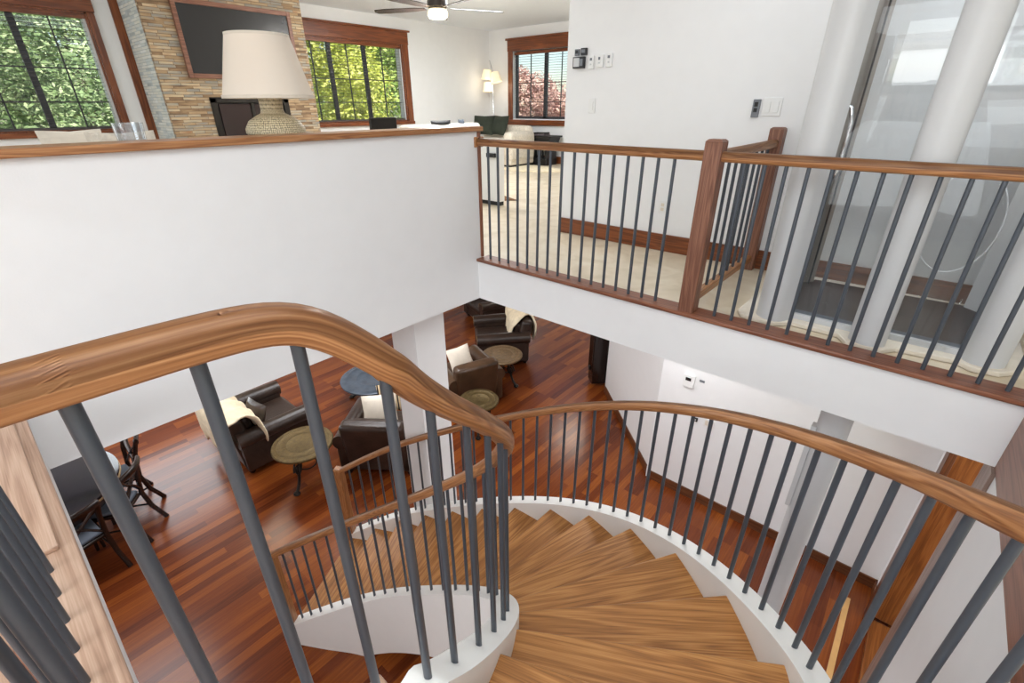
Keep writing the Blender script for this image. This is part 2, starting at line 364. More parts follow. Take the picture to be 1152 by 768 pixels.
# half wall
hw = struct('wall_left', MB().box(-2.95, -2.80, -4.1, 2.835, CB, 4.44), M['wall'], 'long white half wall beside the stairwell', 'wall')
struct('trim_1', MB().box(-2.985, -2.765, -4.1, 2.87, 4.44, 4.475), M['rail'], 'oak cap board along the top of the white half wall', 'trim', grain=Yv, bevel=.004)
struct('trim_2', MB().box(-2.955, -2.79, 2.835, 2.865, F + .03, 4.44), M['nosing'], 'thin oak end board closing the end of the half wall', 'trim', grain=Zv, bevel=.002)
struct('wall_pillar', MB().box(-3.34, -3.0, 2.205, 2.535, 0, CB), M['wall'], 'square white pillar under the half wall on the lower level', 'wall')
struct('wall_fascia', MB().box(-2.80, .595, 2.80, 2.95, CB, F - .002), M['wall'], 'white band under the balcony railing', 'wall')
struct('trim_3', MB().box(-2.80, .64, 2.775, 2.93, F, F + .028), M['nosing'], 'reddish oak edge board under the balcony balusters', 'trim', grain=Xv, bevel=.008)
struct('trim_4', MB().box(.595, .64, -4.1, 2.80, CB - .005, F + .04), M['nosing'], 'brown oak board covering the right edge of the stairwell', 'trim', grain=Yv, bevel=.003)
struct('wall_right', MB().box(.60, .75, -4.1, 2.93, 0, CB - .005), M['wall'], 'white lower wall to the right of the stairs', 'wall')
# lower rooms
struct('wall_back', MB().box(-1.9, .9, 5.03, 5.2, 0, CB), M['wall'], 'white lower wall carrying the thermostat', 'wall')
dg = MB().prism([(-1.85, 5.03), (-1.9, 5.2), (-3.40, 6.68), (-3.46, 6.55)], 0, CB)
struct('wall_diagonal', dg, M['wall'], 'angled grey-white lower wall beside the dark cabinet', 'wall')
struct('wall_return', MB().box(.74, .9, 4.66, 5.03, 0, CB), M['wall'], 'short white return wall beside the brown door post', 'wall')
struct('wall_west', MB().box(-9.3, -9.0, -4.2, 11, 0, .9).box(-9.3, -9.0, -4.2, .2, .9, 2.5).box(-9.3, -9.0, 1.9, 11, .9, 2.5).box(-9.3, -9.0, -4.2, 11, 2.5, CB), M['wall'], 'white west wall of the lower room', 'wall')
struct('wall_north', MB().box(-9.2, 2.6, 10.6, 10.8, 0, CB), M['wall'], 'white far wall of the lower room', 'wall')
struct('wall_south', MB().box(-9.2, 2.6, -4.3, -4.1, 0, CB), M['wall'], 'white rear wall of the lower room', 'wall')
struct('wall_lower_right', MB().box(2.5, 2.7, 2.9, 10.6, 0, CB), M['wall'], 'white wall beyond the lower door post', 'wall')
def base(nm, lab, p0, p1, h=.13, t=.018, mat='darkbase', z=0):
    a = Vector(p0 + (0,)); b = Vector(p1 + (0,)); d = (b - a).normalized(); c = (a + b) / 2; nn = Vector((d.y, -d.x, 0))
    struct(nm, MB().obox((c.x + nn.x * t / 2, c.y + nn.y * t / 2, z + h / 2 + .001), ((b - a).length, t, h), math.atan2(d.y, d.x)), M[mat], lab, 'baseboard', grain=d, bevel=.003)
base('baseboard_back', 'brown baseboard along the lower thermostat wall', (-1.84, 5.03), (.74, 5.03))
base('baseboard_diagonal', 'brown baseboard along the angled lower wall', (-3.45, 6.54), (-1.86, 5.04))
base('baseboard_return', 'short brown baseboard beside the lower door post', (.74, 5.03), (.74, 4.68))
# upper walls
struct('wall_hall', MB().box(-2.88, .90, 4.12, 4.27, F, CT), M['wall'], 'white upper hallway wall with switches and controllers', 'wall')
struct('wall_hall_end', MB().box(-2.88, -2.73, 4.27, 9.4, F, CT), M['wall'], 'white side wall leading back to the lounge window', 'wall')
struct('wall_alcove', MB().box(.66, .9, 3.3, 4.12, F, CT), M['wall'], 'white wall right of the glass elevator', 'wall')
base('baseboard_hall', 'brown baseboard on the upper hallway wall', (-2.88, 4.12), (.66, 4.12), .15, .02, 'cherry', F)
base('baseboard_alcove', 'brown baseboard right of the glass elevator', (.66, 4.12), (.66, 3.3), .15, .02, 'cherry', F)
XW, YW = -8.73, 9.33
def wall_with_openings_x(nm, X0, X1, ya, yb, za, zb, ops, lab):
    mb = MB(); cur = ya
    for (a, b, c, d) in sorted(ops):
        mb.box(X0, X1, cur, a, za, zb); mb.box(X0, X1, a, b, za, c); mb.box(X0, X1, a, b, d, zb); cur = b
    mb.box(X0, X1, cur, yb, za, zb); struct(nm, mb, M['wall'], lab, 'wall')
def wall_with_openings_y(nm, Y0, Y1, xa, xb, za, zb, ops, lab):
    mb = MB(); cur = xa
    for (a, b, c, d) in sorted(ops):
        mb.box(cur, a, Y0, Y1, za, zb); mb.box(a, b, Y0, Y1, za, c); mb.box(a, b, Y0, Y1, d, zb); cur = b
    mb.box(cur, xb, Y0, Y1, za, zb); struct(nm, mb, M['wall'], lab, 'wall')
WZ0, WZ1 = 4.33, 5.68
wall_with_openings_x('wall_living', XW - .2, XW, -4.2, 9.6, F, CT, [(-.3, 1.93, WZ0, WZ1), (4.62, 6.83, WZ0, WZ1)], 'white window wall of the upper living room')
wall_with_openings_y('wall_lounge', YW, YW + .2, XW, -2.7, F, CT, [(-8.0, -6.3, WZ0, WZ1)], 'white far wall of the upper lounge')
wall_with_openings_y('wall_rear', -4.3, -4.1, -9, 2.7, F, CT, [(-1.9, -.1, F + .5, 5.8), (.3, 1.9, F + .5, 5.8)], 'white upper wall behind the landing')
wall_with_openings_x('wall_east', 2.5, 2.7, -4.2, 4.3, F, CT, [], 'white upper wall right of the landing')
# windows
def window_x(nm, lab, y0, y1, z0, z1, mull, cas=.13, head=.24, X=XW):
    t = sempty(nm, lab, 'window', (X, (y0 + y1) / 2, z0))
    c = MB().box(X, X + .03, y0 - cas, y0, z0 - .02, z1).box(X, X + .03, y1, y1 + cas, z0 - .02, z1)
    build('window_casing', c, M['cherry'], t, grain=Zv, bevel=.004)
    build('window_head', MB().box(X, X + .035, y0 - cas - .01, y1 + cas + .01, z1, z1 + head - .03).box(X, X + .06, y0 - cas - .05, y1 + cas + .05, z1 + head - .03, z1 + head), M['cherry'], t, grain=Yv, bevel=.004)
    build('window_sill', MB().box(X, X + .06, y0 - cas, y1 + cas, z0 - .06, z0), M['cherry'], t, grain=Yv, bevel=.004)
    j = MB().box(X - .2, X, y0, y0 + .02, z0, z1).box(X - .2, X, y1 - .02, y1, z0, z1).box(X - .2, X, y0, y1, z0, z0 + .02).box(X - .2, X, y0, y1, z1 - .02, z1)
    build('window_jamb', j, M['cherry'], t, grain=Zv)
    ys = [y0 + .02] + mull + [y1 - .02]
    fr = MB(); gr = MB()
    for y in mull: fr.box(X - .15, X - .10, y - .035, y + .035, z0, z1)
    build('side_frame', MB().box(X - .16, X - .03, y0 + .02, y0 + .045, z0, z1), M['alu'], t); build('side_frame', MB().box(X - .16, X - .03, y1 - .045, y1 - .02, z0, z1), M['alu'], t)
    fr.box(X - .15, X - .10, y0, y1, z0, z0 + .05).box(X - .15, X - .10, y0, y1, z1 - .05, z1)
    for a, b in zip(ys[:-1], ys[1:]): m_ = (a + b) / 2; gr.box(X - .14, X - .12, m_ - .008, m_ + .008, z0, z1)
    for k in (1, 2): z = z0 + (z1 - z0) * (.255 if k == 1 else .54); gr.box(X - .14, X - .12, y0, y1, z - .008, z + .008)
    build('window_frame', fr, M['muntin'], t); build('grille', gr, M['muntin'], t)
    build('pane', MB().box(X - .132, X - .128, y0, y1, z0, z1), M['glass'], t)
    return t
def blind_x(lab, y0, y1, z0, z1, X=XW):
    t = thing('window_blind', lab, 'blind', (X - .05, (y0 + y1) / 2, z1), group=None)
    s_ = MB(); z = z0 + .06
    while z < z1 - .08:
        s_.box(X - .085, X - .04, y0 + .02, y1 - .02, z, z + .003); z += .047
    build('slats', s_, M['blind'], t)
    build('head_rail', MB().box(X - .1, X - .02, y0 + .02, y1 - .02, z1 - .07, z1 - .02), M['cherry'], t, grain=Yv)
    build('bottom_rail', MB().box(X - .09, X - .035, y0 + .02, y1 - .02, z0 + .022, z0 + .045), M['blind'], t)
    for k in range(4):
        y = y0 + (y1 - y0) * (.06 + .293 * k); build('cord', MB().bar((X - .06, y, z0 + .04), (X - .06, y, z1 - .05), .002, 5), M['blind'], t)
window_x('window_1', 'wide wooden framed window at the far left of the living room', -.3, 1.93, WZ0, WZ1, [.48, 1.21], cas=.08)
blind_x('open dark slatted blind in the far left living room window', -.3, 1.93, WZ0, WZ1)
window_x('window_2', 'three pane wooden framed window right of the stone chimney', 4.62, 6.83, WZ0, WZ1, [5.3, 6.02])
blind_x('open dark slatted blind in the window right of the stone chimney', 4.62, 6.83, WZ0, WZ1)
t = sempty('window_3', 'smaller wooden framed window at the back of the lounge', 'window', (-7.15, YW, WZ0))
X0, X1 = -8.0, -6.3
build('window_casing', MB().box(X0 - .13, X0, YW - .03, YW, WZ0 - .02, WZ1).box(X1, X1 + .13, YW - .03, YW, WZ0 - .02, WZ1), M['cherry'], t, grain=Zv, bevel=.004)
build('window_head', MB().box(X0 - .14, X1 + .14, YW - .035, YW, WZ1, WZ1 + .21).box(X0 - .18, X1 + .18, YW - .06, YW, WZ1 + .21, WZ1 + .25), M['cherry'], t, grain=Xv, bevel=.004)
build('window_sill', MB().box(X0 - .13, X1 + .13, YW - .06, YW, WZ0 - .13, WZ0 - .02), M['cherry'], t, grain=Xv, bevel=.004)
fr = MB().box(-7.19, -7.11, YW + .1, YW + .15, WZ0, WZ1).box(X0, X0 + .05, YW + .1, YW + .15, WZ0, WZ1).box(X0, X1, YW + .1, YW + .15, WZ0, WZ0 + .05).box(X0, X1, YW + .1, YW + .15, WZ1 - .05, WZ1)
gr = MB()
for x in (-7.58, -6.74): gr.box(x - .008, x + .008, YW + .12, YW + .14, WZ0, WZ1)
for k in (.255, .54): z = WZ0 + (WZ1 - WZ0) * k; gr.box(X0, X1, YW + .12, YW + .14, z - .008, z + .008)
build('window_frame', fr, M['muntin'], t); build('grille', gr, M['muntin'], t); build('pane', MB().box(X0, X1, YW + .128, YW + .132, WZ0, WZ1), M['glass'], t)
t = thing('window_blind', 'open dark slatted blind in the lounge window behind the black side table', 'blind', (-7.15, YW + .05, WZ1))
s_ = MB(); z = WZ0 + .06
while z < WZ1 - .08: s_.box(X0 + .02, X1 - .02, YW + .04, YW + .085, z, z + .003); z += .047
build('slats', s_, M['blind'], t); build('head_rail', MB().box(X0 + .02, X1 - .02, YW + .02, YW + .09, WZ1 - .07, WZ1 - .02), M['cherry'], t, grain=Xv)
# windows behind the camera (seen as reflections)
def plain_window(nm, lab, x0, x1, z0, z1, y):
    t = sempty(nm, lab, 'window', ((x0 + x1) / 2, y, z0)); fr = MB()
    for x in (x0, (x0 + x1) / 2, x1): fr.box(x - .04, x + .04, y - .12, y, z0, z1)
    fr.box(x0, x1, y - .12, y, z0 - .04, z0 + .04).box(x0, x1, y - .12, y, z1 - .04, z1 + .04).box(x0, x1, y - .1, y - .04, z0 + .55, z0 + .6)
    build('window_frame', fr, M['cherry'], t, grain=Zv)
plain_window('window_4', 'double window behind the landing, left of the pair', -1.9, -.1, F + .5, 5.8, -4.1)
plain_window('window_5', 'double window behind the landing, right of the pair', .3, 1.9, F + .5, 5.8, -4.1)

# ------------------------------------------------------------------ staircase
RISE = F / 16
OK = [(.44, -.10), (.42, .30), (.38, .70), (.28, 1.08), (.128, 1.451), (-.157, 1.784), (-.492, 2.049), (-.854, 2.232), (-1.228, 2.334), (-1.603, 2.367), (-1.973, 2.349), (-2.334, 2.299), (-2.685, 2.229), (-3.024, 2.144), (-3.346, 2.039), (-3.645, 1.89), (-3.92, 1.73), (-4.19, 1.56), (-4.46, 1.40)]
IK = [(-.575, .13), (-.579, .301), (-.627, .461), (-.694, .667), (-.789, .86), (-.915, 1.018), (-1.068, 1.136), (-1.246, 1.215), (-1.444, 1.264), (-1.658, 1.289), (-1.882, 1.298), (-2.115, 1.293), (-2.356, 1.269), (-2.606, 1.214), (-2.872, 1.103), (-3.156, .924), (-3.42, .765), (-3.68, .60), (-3.94, .44)]
def crv(K, u):
    u = min(max(u, -.99), 16.99); i = int(math.floor(u)) + 1; t = u + 1 - i; i0 = max(i - 1, 0)
    p0, p1, p2, p3 = (Vector(K[j]) for j in (i0, i, i + 1, min(i + 2, len(K) - 1)))
    return .5 * ((2 * p1) + (p2 - p0) * t + (2 * p0 - 5 * p1 + 4 * p2 - p3) * t * t + (3 * p1 - p0 - 3 * p2 + p3) * t ** 3)
def nrm(K, u):   # left of travel = towards the well
    d = (crv(K, u + .05) - crv(K, u - .05)).normalized(); return Vector((-d.y, d.x))
def zc(u): return min(F - RISE * u + .05, 3.372)
st = thing('spiral_staircase', 'curved oak staircase with white stringers sweeping down to the lower floor', 'staircase', (-1.5, 1.8, 0))
for k in range(1, 16):
    z = F - RISE * k; lo, hi = k - 1.10, k
    o_ = [crv(OK, lo + (hi - lo) * j / 5) + nrm(OK, lo + (hi - lo) * j / 5) * .045 for j in range(6)]
    i_ = [crv(IK, lo + (hi - lo) * j / 5) - nrm(IK, lo + (hi - lo) * j / 5) * .045 for j in range(6)]
    poly = [tuple(p) for p in o_] + [tuple(p) for p in i_[::-1]]
    g = (o_[5] + o_[0] - i_[5] - i_[0]).normalized()
    build('tread', MB().prism(poly, z - .04, z), M['tread'], st, grain=(g.x, g.y, 0), bevel=.008, seg=3)
for k in range(0, 16):
    z1 = F - RISE * k - .04; z0 = max(z1 - RISE + .0, 0); a = crv(OK, k - .12) + nrm(OK, k - .12) * .04; b = crv(IK, k - .12) - nrm(IK, k - .12) * .04
    c = (a + b) / 2; d = a - b
    build('riser', MB().obox((c.x, c.y, (z0 + z1) / 2), (d.length, .018, z1 - z0), math.atan2(d.y, d.x)), M['tread'], st, grain=(d.x, d.y, 0))
def stringer(K, u0, u1, depth, name):
    mb = MB(); N = 110; P = []
    for j in range(N + 1):
        u = u0 + (u1 - u0) * j / N; c = crv(K, u); nn = nrm(K, u); z = zc(u); zb = max(z - depth, .0)
        a = c + nn * .05; b = c - nn * .05; P.append([(a.x, a.y, z), (b.x, b.y, z), (b.x, b.y, zb), (a.x, a.y, zb)])
    vs = [v for q in P for v in q]; fs = [(4 * j + q, 4 * j + (q + 1) % 4, 4 * j + 4 + (q + 1) % 4, 4 * j + 4 + q) for j in range(N) for q in range(4)]
    mb.add(vs, fs + [(3, 2, 1, 0), (4 * N, 4 * N + 1, 4 * N + 2, 4 * N + 3)]); mb.smooth = True
    return build(name, mb, M['stringer'], st, ang=40)
stringer(OK, -.3, 14.98, .62, 'stringer'); stringer(IK, -.6, 14.86, .74, 'stringer')
# soffit under the flight
mb = MB(); rows = []
for j in range(61):
    u = 1.5 + 11.2 * j / 60; a = crv(OK, u) ; b = crv(IK, u); z = zc(u) - .60; rows.append([(a.x, a.y, z), ((a.x + b.x) / 2, (a.y + b.y) / 2, z), (b.x, b.y, z)])
build('soffit', mb.grid(rows), M['stringer'], st, solid=.02)

RP = [(.031 * math.copysign(abs(math.cos(a)) ** .7, math.cos(a)), .028 * math.copysign(abs(math.sin(a)) ** .72, math.sin(a))) for a in [2 * PI * i / 20 for i in range(28)]]
def balu(root, x, y, z0, z1): build('baluster', MB().bar((x, y, z0), (x, y, z1), .010, 12), M['bar'], root)
def newel(root, x, y, z0, z1, s=.09, a=0, mat='newel'):
    o = build('newel_post', MB().obox((x, y, (z0 + z1) / 2 - .006), (s, s, z1 - z0 - .012), a), M[mat], root, grain=Zv, bevel=.005)
    c = [(-s / 2, -s / 2), (s / 2, -s / 2), (s / 2, s / 2), (-s / 2, s / 2)]; q = .72
    rot = lambda p: (x + p[0] * math.cos(a) - p[1] * math.sin(a), y + p[0] * math.sin(a) + p[1] * math.cos(a))
    mb = MB().add([rot(p) + (z1 - .012,) for p in c] + [rot((p[0] * q, p[1] * q)) + (z1,) for p in c], [(3, 2, 1, 0), (4, 5, 6, 7), (0, 1, 5, 4), (1, 2, 6, 5), (2, 3, 7, 6), (3, 0, 4, 7)])
    build('post_cap', mb, M[mat], root, grain=Xv)
# outer rail
ro = thing('stair_railing', 'outer curved oak handrail with thin dark balusters along the wall side of the stairs', 'railing', (-1.6, 2.37, F - RISE * 8), group='curved stair railings')
build('handrail', MB().sweep([tuple(crv(OK, u)) + (F - RISE * u + .05 + .86 + .030,) for u in [-.6 + 15.55 * j / 160 for j in range(161)]], RP), M['rail'], ro)
a3, b3, c3, d3 = -3.2557e-05, .0036091, .238893, 2.8882
for n_ in range(-8, 38):
    u = a3 * n_ ** 3 + b3 * n_ ** 2 + c3 * n_ + d3 if n_ >= 0 else d3 + .335 * n_
    if u < .1 or u > 14.8: continue
    p = crv(OK, u); balu(ro, p.x, p.y, zc(u) - .01, F - RISE * u + .92)
p = crv(OK, 15.04); newel(ro, p.x, p.y, 0, zc(14.95) + .86 + .06, .085, math.radians(27), 'rail')
# inner rail + landing guard
ri = thing('stair_railing', 'inner oak handrail with grey balusters curling from the landing down around the open well', 'railing', (-.62, .2, F), group='curved stair railings')
path = [(-.650, -.2, 4.363), (-.648, -.1, 4.363), (-.645, 0, 4.363), (-.641, .08, 4.363), (-.637, .15, 4.363), (-.632, .21, 4.363), (-.624, .26, 4.356), (-.616, .30, 4.332)]
path += [tuple(crv(IK, u)) + (F - RISE * u + .91 + .036 - .022 * max(0, 1 - u / 4),) for u in [.45 + 14.42 * j / 170 for j in range(171)]]
def smooth(P, it=14):
    P = [Vector(p) for p in P]; D = []
    for a, b in zip(P[:12], P[1:13]): D += [a, a.lerp(b, .333), a.lerp(b, .667)]
    P = D + P[12:]
    for _ in range(it):
        Q = P[:]
        for i in range(1, min(len(P) - 1, 44)): Q[i] = (P[i - 1] + 2 * P[i] + P[i + 1]) / 4
        P = Q
    return P
build('handrail', MB().sweep(smooth(path), RP), M['rail'], ri)
for x, y in ((-.648, -.11), (-.645, .01), (-.641, .135), (-.626, .255)):
    balu(ri, x, y, F + .02, 4.345)
for u in [.44, 1.12, 1.75, 2.33, 2.92, 3.5, 4.1, 4.7, 5.3, 5.87, 6.48, 7.09, 7.73, 8.38, 9.02, 9.66, 10.3, 10.95, 11.47, 11.97, 12.42, 12.83, 13.2, 13.55, 13.9, 14.24, 14.58]:
    p = crv(IK, u); balu(ri, p.x, p.y, zc(u) - .01, F - RISE * u + .925)
p = crv(IK, 14.97); newel(ri, p.x, p.y, 0, zc(14.97) + .86 + .06, .07, math.radians(27), 'rail')
# landing edge boards and guard along the landing
struct('trim_5', MB().box(-2.80, -.64, -.19, -.10, F, F + .028).box(-.665, -.632, -.19, .285, F - .05, F), M['paleoak'], 'pale oak edge board around the landing under the balusters', 'trim', grain=Xv, bevel=.004)
struct('trim_6', MB().box(-2.80, -.70, -.27, -.192, F, F + .022).box(-.53, .595, .16, .30, F - .04, F + .004), M['newel'], 'inner oak edge strip behind the landing balusters', 'trim', grain=Xv, bevel=.003)
struct('trim_9', MB().box(-2.80, -1.655, -.262, -.135, F + .028, F + .045), M['paleoak'], 'raised pale oak board at the far end of the landing edge', 'trim', grain=Xv, bevel=.004)
struct('trim_10', MB().box(.583, .60, 2.74, 2.93, 0, CB - .005), M['taupewood'], 'greyish wooden edging at the end of the lower white wall', 'trim', grain=Zv)
struct('wall_landing_edge', MB().box(-2.80, -.70, -.27, -.12, CB, F).box(-.66, -.635, -.27, .28, CB, F - .052), M['wall'], 'white edge band of the landing', 'wall')
rl = thing('landing_railing', 'level railing with grey balusters along the landing edge at lower left', 'railing', (-1.7, -.17, F))
for j in range(8):
    balu(rl, -1.58 + .11 * j, -.17, F + .02, 4.345)
build('handrail', MB().sweep([(-2.8, -.17, 4.362), (-1.7, -.17, 4.362), (-.69, -.17, 4.362)], RP), M['rail'], rl)
newel(rl, -.645, -.24, F + .02, 4.44)

# balcony railing
rb = thing('balcony_railing', 'straight oak railing with thin dark vertical balusters across the balcony edge', 'railing', (-1.1, 2.85, F))
build('handrail', MB().sweep([(-2.86 + j * .3, 2.85, 4.362) for j in range(13)], RP), M['rail'], rb)
build('rail_bracket', MB().box(-2.90, -2.79, 2.80, 2.90, 4.325, 4.40), M['rail'], rb, grain=Xv, bevel=.006)
for j in range(16): balu(rb, -2.70 + j * .1, 2.85, F + .02, 4.345)
for j in range(14): balu(rb, -.81 + j * .102, 2.85, F + .02, 4.345)
newel(rb, -.975, 2.845, F + .02, 4.45, .095)
rg = thing('gate_railing', 'short railing with closely spaced dark balusters between the two oak posts', 'railing', (-.97, 3.45, F))
build('handrail', MB().sweep([(-.975, 2.9, 4.362), (-.975, 3.4, 4.362), (-.975, 4.03, 4.362)], RP), M['rail'], rg)
build('bottom_rail', MB().box(-1.0, -.95, 2.9, 4.03, F + .07, F + .12), M['rail'], rg, grain=Yv, bevel=.005)
for j in range(8): balu(rg, -.975, 2.99 + j * .13, F + .11, 4.345)
newel(rg, -.975, 4.07, F + .001, 4.47, .095)

# ------------------------------------------------------------------ glass elevator
el = thing('glass_elevator', 'round glass home elevator with silver pillars behind the balcony railing', 'elevator', (-.05, 3.55, F))
def pilaster(x, y, a, z0, z1, w=.17, d=.13, name='pillar', root=el, mat='alu'):
    pr = [(-w / 2, -d / 2)] + [(w / 2 * math.sin(PI * (t / 10) - PI / 2), d / 2 * math.cos(PI * (t / 10) - PI / 2) ) for t in range(11)] + [(w / 2, -d / 2)]
    pts = [(x + q[0] * math.cos(a) + q[1] * math.sin(a), y + q[0] * math.sin(a) - q[1] * math.cos(a)) for q in pr]
    mb = MB().prism(pts[::-1], z0, z1); mb.smooth = True
    return build(name, mb, M[mat], root, ang=50)
PB = [(-.545, 3.06, -.5), (-.045, 3.03, 0), (.44, 3.13, .45)]
for x, y, a in PB: pilaster(x, y, a, F + .03, CT - .004)
pilaster(.46, 3.97, 2.4, F + .03, CT - .004); pilaster(-.55, 3.9, -2.3, F + .03, CT - .004, .11, .1, 'door_post', el, 'taupe')
build('door_seal', MB().box(-.605, -.592, 3.80, 3.83, F + .03, CT - .004).box(-.50, -.49, 3.84, 3.86, F + .03, CT - .004), M['black'], el)
def arc(p, q, bulge, n=12):
    p = Vector(p); q = Vector(q); d = q - p; nn = Vector((d.y, -d.x)).normalized()
    return [p + d * t + nn * bulge * (1 - (2 * t - 1) ** 2) for t in [i / n for i in range(n + 1)]]
def panel(p, q, bulge, z0=F + .04, z1=CT - .004):
    A = arc(p, q, bulge); mb = MB().grid([[(a.x, a.y, z0) for a in A], [(a.x, a.y, z1) for a in A]])
    build('glass_panel', mb, M['polycarb'], el, solid=.006)
panel((-.50, 3.14), (-.10, 3.12), .0); panel((0, 3.12), (.40, 3.17), .01); panel((.50, 3.2), (.52, 3.9), .05); panel((.40, 4.02), (-.5, 3.98), .04); panel((-.56, 3.84), (-.58, 3.14), .04)
ring = [(-.70, 3.0), (-.60, 2.97), (-.50, 2.98), (-.42, 3.06), (-.18, 3.05), (-.13, 2.965), (.03, 2.965), (.09, 3.05), (.33, 3.08), (.40, 3.03), (.50, 3.05), (.57, 3.13), (.60, 3.3), (.60, 3.95), (.5, 4.09), (-.5, 4.09), (-.68, 3.95), (-.73, 3.4), (-.73, 3.06)]
def shrink(P, k, c=(-.06, 3.55)): return [(c[0] + (x - c[0]) * k, c[1] + (y - c[1]) * k) for x, y in P]
build('base_ring', MB().prism(ring, F + .001, F + .03), M['cream'], el, bevel=.006)
build('floor_plate', MB().prism(shrink([(-.52, 3.12), (.42, 3.16), (.52, 3.3), (.52, 3.9), (.42, 4.02), (-.48, 3.98), (-.56, 3.85), (-.56, 3.2)], .98), F + .03, F + .042), M['darkfloor'], el)
build('sill_plate', MB().box(-.50, -.12, 3.15, 3.24, F + .042, F + .05).box(.02, .38, 3.18, 3.26, F + .042, F + .05), M['steel'], el, bevel=.003)
build('sill_edge', MB().box(-.50, -.12, 3.12, 3.15, F + .03, F + .06).box(.02, .39, 3.145, 3.175, F + .03, F + .06), M['alu'], el)
hd = build('door_panel', MB().box(-.62, -.58, 3.45, 3.55, F + .35, F + 1.25), M['taupe'], el, bevel=.01)
build('handle', MB().tube([(-.53, 3.5, F + .75), (-.49, 3.5, F + .77), (-.47, 3.5, F + .85), (-.47, 3.5, F + 1.1), (-.49, 3.5, F + 1.18), (-.53, 3.5, F + 1.2)], .012, 10), M['chrome'], el)
cb_ = MB().tube([(.16 + .17 * math.cos(a), 3.62 + .06 * math.sin(a), 4.03 + .27 * math.sin(a)) for a in [2 * PI * i / 36 for i in range(37)]], .004, 8)
tag(build('cable_loop', cb_, M['clearcable']), 'loop of pale cable hanging inside the right side of the glass elevator', 'cable')
pl = thing('elevator_column', 'grey metal column rising through the lower hall under the elevator', 'column', (-.05, 3.0, 0))
pilaster(-.05, 3.03, 0, 0, CB, .17, .13, 'column_shaft', pl)
build('side_channel', MB().box(-.155, -.125, 2.99, 3.05, 2.2, 2.85), M['alu'], pl, bevel=.003)

# ------------------------------------------------------------------ lower door post etc.
dp = thing('door_post', 'wide stained brown wooden door post at the end of the lower white wall', 'door frame', (.83, 4.6, 0))
build('post_board', MB().box(.75, 1.02, 4.56, 4.66, .09, CB), M['door'], dp, grain=Zv, bevel=.004)
build('casing', MB().box(.70, .75, 4.53, 4.68, 0, CB), M['darkbase'], dp, grain=Zv, bevel=.006)
build('plinth', MB().box(.75, 1.04, 3.3, 4.56, .0, .06), M['door'], dp, grain=Yv, bevel=.004)
struct('trim_7', MB().box(.52, .57, 3.3, 4.72, 0, .008), M['ochre'], 'narrow honey coloured strip lying on the lower floor near the door post', 'trim', grain=Yv)  # thin honey coloured box just above the floor
ct = thing('tall_cabinet', 'tall dark slatted wooden cabinet at the end of the angled lower wall', 'cabinet', (-3.80, 6.66, 0), math.radians(-42))
build('body', MB().box(-.10, .15, -.05, .4, .06, 2.3), M['darkwood'], ct, grain=Zv, world=False, bevel=.004)
sl = MB()
for j in range(5): sl.box(-.09 + j * .048, -.065 + j * .048, -.065, -.05, .3, 2.25)
build('slats', sl, M['darkwood'], ct, grain=Zv, world=False); build('latch', MB().box(.0, .05, -.085, -.065, .3, .38), M['black'], ct, world=False)

# ------------------------------------------------------------------ fireplace, tv
SX = -7.95
fp = thing('stone_fireplace', 'floor to ceiling ledger stone chimney with a built in wood stove', 'fireplace', ((XW + SX) / 2, 3.35, F))
mb = MB().box(SX - .06, SX, 2.30, 2.85, F, CT).box(SX - .06, SX, 3.92, 4.40, F, CT).box(SX - .06, SX, 2.85, 3.92, 4.72, CT).box(SX - .06, SX, 2.85, 3.92, F, F + .3)
build('stone_front', mb, M['stone'], fp)
build('stone_side', MB().box(XW, SX - .06, 2.30, 2.36, F, CT), M['stone2'], fp)
build('stone_side', MB().box(XW, SX - .06, 4.34, 4.40, F, CT), M['stone'], fp)
build('chimney_core', MB().box(XW, SX - .45, 2.36, 4.34, F, CT), M['stone'], fp)
ins = build('fire_insert', MB().box(SX - .4, SX - .02, 2.85, 3.92, F + .3, 4.72), M['black'], fp)
build('insert_frame', MB().box(SX - .02, SX + .02, 2.83, 2.91, F + .3, 4.72).box(SX - .02, SX + .02, 3.86, 3.94, F + .3, 4.72).box(SX - .02, SX + .02, 2.83, 3.94, 4.66, 4.73), M['iron'], fp, bevel=.004)
for y in (2.93, 3.40):
    build('stove_door', MB().box(SX - .02, SX + .01, y, y + .44, F + .4, 4.645), M['iringlass'], fp, bevel=.004)
build('centre_post', MB().box(SX, SX + .035, 3.36, 3.41, F + .35, 4.66), M['iron'], fp, bevel=.008)
struct('trim_8', MB().box(XW, XW + .03, 2.20, 2.298, F, CT), M['cherry'], 'vertical brown board between the left window wall and the stone chimney', 'trim', grain=Zv)
tv = thing('television', 'large black flat television in a brown wooden frame on the stone chimney', 'television', (SX, 3.42, 5.01))
build('screen', MB().box(SX + .01, SX + .035, 2.70, 4.14, 5.01, 5.79), M['screen'], tv)
build('frame', MB().box(SX, SX + .05, 2.645, 2.70, 4.955, 5.845).box(SX, SX + .05, 4.14, 4.195, 4.955, 5.845).box(SX, SX + .05, 2.70, 4.14, 4.955, 5.01).box(SX, SX + .05, 2.70, 4.14, 5.79, 5.845), M['newel'], tv, grain=Yv, bevel=.004)

